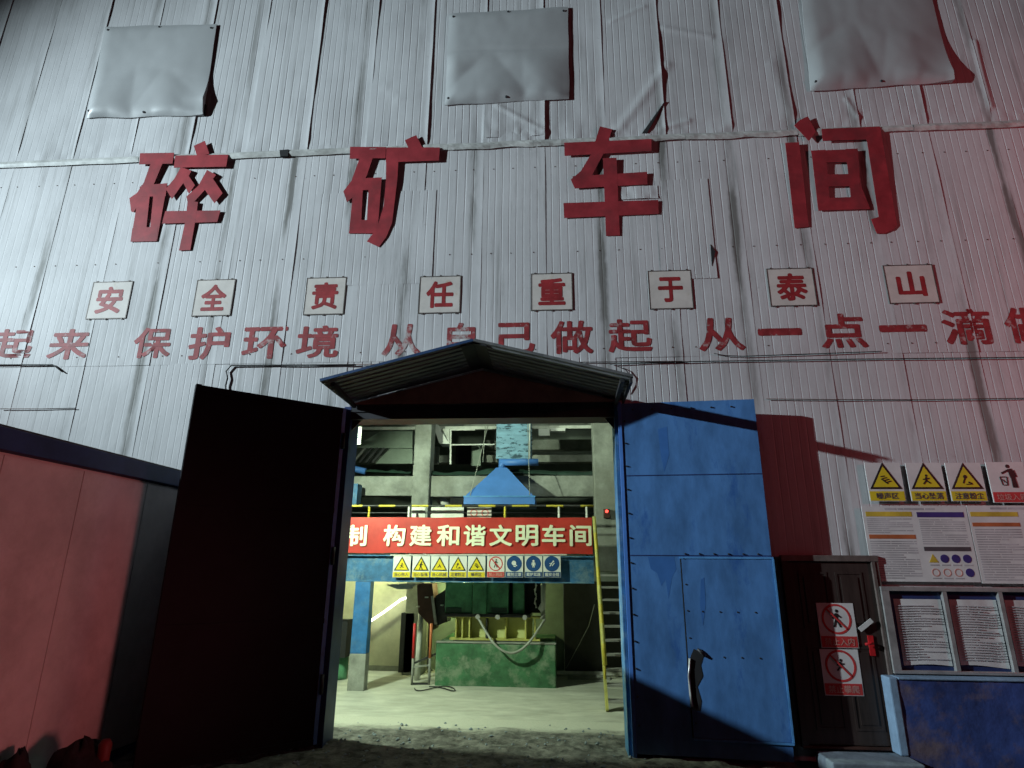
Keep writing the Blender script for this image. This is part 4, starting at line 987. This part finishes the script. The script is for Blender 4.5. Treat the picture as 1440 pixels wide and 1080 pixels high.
o = pbox(663,627,676,655,6.9,.25); tag(o.build('grey_cabinet', M_lightgreen), 'grey upright cabinet in the upper bay beside the dark opening', 'cabinet')
o = pbox(607,628,616,652,6.0,.15); tag(o.build('grey_box', M_alu), 'narrow grey box mounted beside the concrete column', 'box')
t = thing('conveyor_gallery', 'pale green slanting conveyor gallery at upper left inside', 'conveyor', at(540,640,6.0))
mb = MB(); a = [at(497,630,6.0),at(535,606,6.0),at(580,604,6.0),at(580,630,6.0)]; mb.prism([(p.x,p.z) for p in a], 6.0, 6.06); part(mb, 'cover_sheet', M_lightgreen, t)
mb = MB(); a = [at(527,652,6.1),at(548,631,6.1),at(580,631,6.1),at(580,652,6.1)]; mb.prism([(p.x,p.z) for p in a], 6.1, 6.16); part(mb, 'side_sheet', M_lightgreen, t)
for k in range(4):
    part(MB().bar(at(497+9*k,650,5.95), at(514+9*k,630,5.95), .05), 'brace', M_alu if k == 0 else M_steeldark, t)
a, b = at(484,656,5.2), at(514,663,5.2); rod('blue_pipe', 'short blue pipe end at upper left inside the doorway', 'pipe', [a, b], .07, M_hood, 12)
mb = MB().grid(lambda u, v: (lambda p: (p.x, 5.15+.18*v, p.z+.10*math.sin(v*3.1)*(.6+.5*noise.noise((u*7,v*2,3)))))(at(505+72*u, 663+3*u, 5.15)), 40, 8)
tag(mb.build('dark_rag', M_greendark, smooth=True), 'dark green cloth lying along the left concrete beam', 'cloth')
mb = MB().grid(lambda u, v: (lambda p: (p.x, 5.12+.2*v, p.z+.16*math.sin(v*3.1)*(.6+.5*noise.noise((u*7,v*2,8)))))(at(606+228*u, 667+1.5*math.sin(u*9), 5.12)), 90, 8)
tag(mb.build('dark_tarp_roll', M_greendark, smooth=True), 'long dark green rolled tarp along the right concrete beam', 'cloth')
r = wrect(497,600,508,625,3.0)
t = thing('hanging_plate', 'small pale plate with blue marks hanging at upper left of doorway', 'plate', ((r[0]+r[1])/2,3.0,r[2]))
part(MB().box((r[0],3.0,r[2]),(r[1],3.02,r[3])), 'plate_panel', M_pipewhite, t)
mb = MB()
for k in range(7):
    z = r[2]+.02+k*.035; mb.box((r[0]+.02+.02*(k%2),2.994,z),(r[1]-.03-.02*(k%3),2.9995,z+.014))
part(mb, 'plate_marks', M_platblue, t)
rod('white_elbow_pipe', 'white bent pipe under the right concrete beam behind the handrail', 'pipe', [at(612,690,5.6),at(618,700,5.6),at(624,707,5.6),at(630,716,5.6)], .10, M_pipewhite, 12)
o = pbox(633,700,650,712,5.9,.5); tag(o.build('grey_drum_casing', M_alu), 'grey casing behind the handrail left of the hood', 'machine part')
mb = MB(); c = at(778,728,4.6); mb.tube([(c.x,4.6,zt),(c.x,4.6,zt+.25)], .17, 20); tag(mb.build('pale_drum', M_pipewhite), 'pale round drum on the platform right of the hood', 'drum')
o = pbox(488,680,502,712,4.6,.3); tag(o.build('blue_cabinet', M_platblue), 'small blue cabinet at the left end of the handrail', 'cabinet')
# indicator on the right concrete column
c = at(853,722,4.26)
t = thing('indicator_box', 'small grey box with glowing red light on the right column', 'control box', c)
part(MB().box((c.x-.06,4.2,c.z-.09),(c.x+.06,4.295,c.z+.08)), 'box', M_rust, t, bev=.005)
part(MB().tube([(c.x,4.2,c.z+.035),(c.x,4.175,c.z+.035)], .03, 12), 'red_light', M_redled, t)
# ---------------------------------------------------------------- steel stair on the right
sx0, sx1 = .74, 1.25
t = thing('steel_stair', 'steep steel stair with yellow striped handrail behind the right jamb', 'stairs', (1.0, 2.3, 0))
S0, S1 = Vector((0, 2.25, .0)), Vector((0, 3.55, 2.02))
for xx in (sx0, sx1): part(MB().bar((xx,S0.y,S0.z),(xx,S1.y,S1.z),.04,.15), 'stringer', M_yelpale if xx == sx0 else M_steeldark, t)
for k in range(10):
    p = S0.lerp(S1, (k+.6)/10); part(MB().box((sx0+.022,p.y-.10,p.z),(sx1-.022,p.y+.10,p.z+.03)), 'tread', M_alu, t)
a, b = at(851,935,2.42), at(835.5,727,3.30)
part(MB().tube([a.lerp(b, k/8) for k in range(9)], .033, 8, stripes=[k % 2 for k in range(8)]), 'handrail', [M_yellow, M_yelpale], t)
for k in (.05,.5,.93):
    p = a.lerp(b, k); part(MB().tube([p, (sx0, S0.lerp(S1, min(1,k*.9+.1)).y, S0.lerp(S1, min(1,k*.9+.1)).z)], .018, 6), 'rail_post', M_yellow, t)
# concrete under the stair and dark sheets at the back
o = MB().box((.15,5.5,0),(4.1,5.6,zb-.01)); tag(o.build('rubber_curtain', M_rubber), 'dark rubber curtain hanging at the back right under the platform', 'curtain')
mb = MB(); a = at(783,946,5.3); b = at(848,946,5.3); mb.box((a.x,5.3,a.z-.03),(b.x+.4,5.36,a.z+.03)); tag(mb.build('pale_skid', M_pipewhite), 'pale low beam on the floor before the dark curtain', 'beam')
o = MB().box((.2,4.9,.0),(1.0,5.2,.05)); tag(o.build('floor_plank', M_conc), 'flat grey plank on the floor right of the green plinth', 'plank')
rod('hanging_wire', 'thin pale wire slanting across the dark curtain', 'wire', [at(796,940,5.4),at(815,905,5.35),at(828,880,5.3),at(836,850,5.3)], .008, M_hose, 5)
# ---------------------------------------------------------------- crusher
YC = 4.0
t = thing('crusher_machine', 'dark green crusher on yellow ribbed frame over the green plinth', 'machine', (-1.1, YC+.8, 0))
pl = [at(612,935,YC).x, at(782,935,YC).x]; zpl = at(690,905,YC).z
pt_ = thing('machine_plinth', 'green painted dusty concrete block under the crusher', 'plinth', (-1.1, YC, 0))
o = MB().box((pl[0],YC,-.02),(pl[1],YC+2.2,zpl)).build('plinth_block', M_concgreen); adopt(o, pt_); bevel(o, .03, 3)
part(MB().box((pl[0]-.01,YC-.01,zpl-.003),(pl[1]+.01,YC+.14,zpl+.022)), 'plinth_lip', M_conc, pt_, bev=.01)
zb0, zb1 = at(690,898,YC+.15).z, at(690,869,YC+.15).z
xl_, xr_ = at(640,884,YC+.15).x, at(748,884,YC+.15).x
mb = MB(); mb.box((xl_,YC+.35,zb0),(xr_,YC+.40,zb1)); part(mb, 'back_panel', M_yelgreen, t)
mb = MB(); mb.box((xl_-.1,YC+.12,zb0-.03),(xr_+.15,YC+.34,zb0)); mb.box((xl_-.15,YC+.12,zb1),(xr_+.2,YC+.34,zb1+.035)); part(mb, 'frame_flange', M_yelpale, t)
for p in (641,650,660,684,711,739,752):
    x = at(p,884,YC+.15).x; part(MB().box((x-.014,YC+.14,zb0+.001),(x+.014,YC+.349,zb1-.001)), 'frame_rib', M_yelpale if p != 684 else M_steeldark, t)
part(MB().box((pl[0]+.3,YC+.1,zpl+.024),(pl[1]-.35,YC+.5,zb0-.031)), 'base_shadow_beam', M_steeldark, t)
zc0, zc1 = at(690,863,YC+.1).z, zb-.02
def cb(p0, p1, Y, d, m, name, z0=zc0, z1=zc1):
    o = MB().box((at(p0,840,Y).x,Y,z0),(at(p1,840,Y).x,Y+d,z1)); return part(o, name, m, t, bev=.01)
cb(626,664,YC+.12,.8,M_green,'left_housing'); cb(664.5,684,YC+.05,.9,M_green,'centre_housing'); cb(684.5,715,YC+.12,.8,M_green,'right_housing'); cb(721,737,YC+.2,.6,M_green,'end_casing')
part(MB().box((at(622,866,YC+.1).x,YC+.08,zc0-.06),(at(746,866,YC+.1).x,YC+.9,zc0-.004)), 'base_plate', M_steeldark, t)
part(MB().box((at(716,840,YC+.3).x,YC+.5,zc0),(at(765,840,YC+.3).x,YC+.9,zc1)), 'dark_backplate', M_dark, t)
for p in (638,702):
    part(MB().box((at(p-11,858,YC+.1).x,YC+.10,zc0+.02),(at(p+11,858,YC+.1).x,YC+.118,zc0+.10)), 'inspection_cover', M_greendark, t)
for p in (672,700,738):
    c = at(p,869,YC+.05); part(MB().tube([(c.x,YC+.06,zc0-.05),(c.x,YC+.0,zc0-.05)], .045, 8), 'anchor_bolt', M_alu, t)
# valve pipe
mb = MB(); xs_ = at(764,840,YC+.1).x; pts = [(xs_,YC+.1,zc1),(xs_,YC+.1,zc0+.2),(xs_-.03,YC+.1,zc0+.1),(xs_,YC+.08,zc0),(xs_-.01,YC+.08,zc0-.08)]
mb.tube(pts, [.045,.045,.075,.05,.06], 10); t2 = part(mb, 'valve_pipe', M_pipewhite, t)
mb = MB(); c = at(753,830,YC+.1); mb.tube([(c.x+.015*math.sin(k*1.3),YC+.11+.012*math.cos(k*1.3),zc1-.04*k) for k in range(12)], [.010+.012*(k%2) for k in range(12)], 6)
part(mb, 'chain', M_pipewhite, t)
# hose in front
P0, P1 = at(672,874,YC+.0), at(766,872,YC+.0)
pts = []
for k in range(25):
    u = k/24; p = P0.lerp(P1, u); sag = 4*u*(1-u); q = at(672+94*u-4*math.sin(u*6.28)*.0, 872+46*(sag**1.15)-(0), YC-.12-.05*sag)
    pts.append((q.x, YC+.02-.22*min(1, sag*1.3), q.z))
rod('drooping_hose', 'grey hose drooping in front of the green plinth', 'hose', pts, .022, M_hose)
# hopper left of the crusher, stand, cabinet
t = thing('rust_hopper', 'dark rust-brown hopper left of the crusher', 'hopper', at(600,840,4.4))
c = [at(586,821,4.4),at(608,821,4.4),at(612,866,4.4),at(610,886,4.4),at(588,862,4.4)]
mb = MB(); mb.prism([(p.x,p.z) for p in c], 4.4, 4.9); part(mb, 'hopper_body', M_rust, t, bev=.01)
mb = MB(); mb.bar(at(608,838,4.35), at(613,878,4.35), .05); part(mb, 'chute_edge', M_alu, t)
mb = MB(); c = [at(612,838,4.4),at(625,830,4.4),at(628,875,4.4),at(614,880,4.4)]; mb.prism([(p.x,p.z) for p in c], 4.45, 4.9); part(mb, 'spout', M_steeldark, t)
for (a, b) in ((588,853),(600,840),(622,851)):
    c = at(a,b,4.38); part(MB().box((c.x-.03,4.34,c.z-.01),(c.x+.03,4.399,c.z+.012)), 'latch', M_pipewhite, t)
t = thing('pipe_stand', 'red topped steel stand holding a pale pipe, left of the plinth', 'stand', atz(590,965,0))
zs = [0, .34, 1.0]
for p in (579,603):
    a = atz(p,963,0); part(MB().tube([a,(a.x,a.y,.45)], .022, 8), 'leg_foot', M_conc, t); part(MB().tube([(a.x,a.y,.45),(a.x,a.y,1.05)], .026, 8), 'leg', M_redtool if p == 579 else M_orange, t)
a, b = atz(579,963,0), atz(603,963,0)
part(MB().bar((a.x,a.y,.30),(b.x,b.y,.33),.03), 'cross_bar', M_conc, t)
part(MB().bar((a.x,a.y,.02),(b.x,b.y,.02),.03), 'foot_bar', M_steeldark, t)
part(MB().bar((a.x+.02,a.y+.05,.36),(b.x+.1,b.y+.05,.52),.035), 'dark_brace', M_steeldark, t)
p = at(587,940,4.5); part(MB().tube([(p.x,4.5,.0),(p.x+.02,4.5,1.45)], .055, 10), 'pale_pipe', M_pipewhite, t)
mb = MB(); pts = [atz(583+57*(.5-.5*math.cos(k*.2)), 968+3.2*math.sin(k*.45)+.02*k, .022) for k in range(26)]
mb.tube(pts, .010, 6); tag(mb.build('floor_cable', M_cable, smooth=True), 'thin dark cable looped on the floor before the pipe stand', 'cable')
o = pbox(562,862,581,946,5.0,.35); tag(bevel(o.build('dark_control_cabinet', M_steeldark)), 'tall dark cabinet against the cream wall', 'cabinet')
# cream wall under the platform with led tube
t = thing('cream_partition', 'cream plastered partition wall under the platform', 'wall', (-4.4, 5.5, 0))
part(MB().box((-6.95,5.5,0),(-2.72,5.6,zb-.02)), 'wall_face', M_cream, t)
part(MB().box((-6.95,5.47,0),(-2.72,5.499,.10)), 'skirting', M_conc, t)
part(MB().box((-2.7,5.75,0),(.14,5.82,zb-.02)), 'wall_face', M_lightgreen, t)
mb = MB(); mb.tube([at(517,876,5.3),at(541,860,5.3),at(564,843,5.3)], .022, 8); mb.tube([at(564,843,5.3),at(586,837,5.3)], .022, 8)
tag(mb.build('tube_light', M_led), 'long glowing white light strip slanting across the cream wall', 'lamp')
mb = MB(); mb.tube([at(480,888,5.3),at(491,884,5.3)], .02, 8)
tag(mb.build('tube_light', M_led), 'short glowing white light left of the blue post', 'lamp')
mb = MB(); 
for k in range(4): mb.bar(at(545+4*k,823+1.5*k,4.6), at(585-2*k,821+2*k,4.6), .03)
tag(mb.build('ceiling_conduit', M_alu), 'bundle of grey conduits under the platform at left', 'conduit')
# left of the blue post
o = pbox(466,872,487,925,4.2,.3); tag(o.build('dark_box_unit', M_dark), 'dark box unit left of the blue post', 'box')
c = atz(476,955,0); mb = MB(); mb.tube([(c.x,c.y,0),(c.x,c.y,.05),(c.x,c.y,.5),(c.x,c.y,.52)], [.15,.16,.16,.14], 20); tag(mb.build('green_barrel', M_green, smooth=False), 'dull green barrel on the floor left of the blue post', 'barrel')
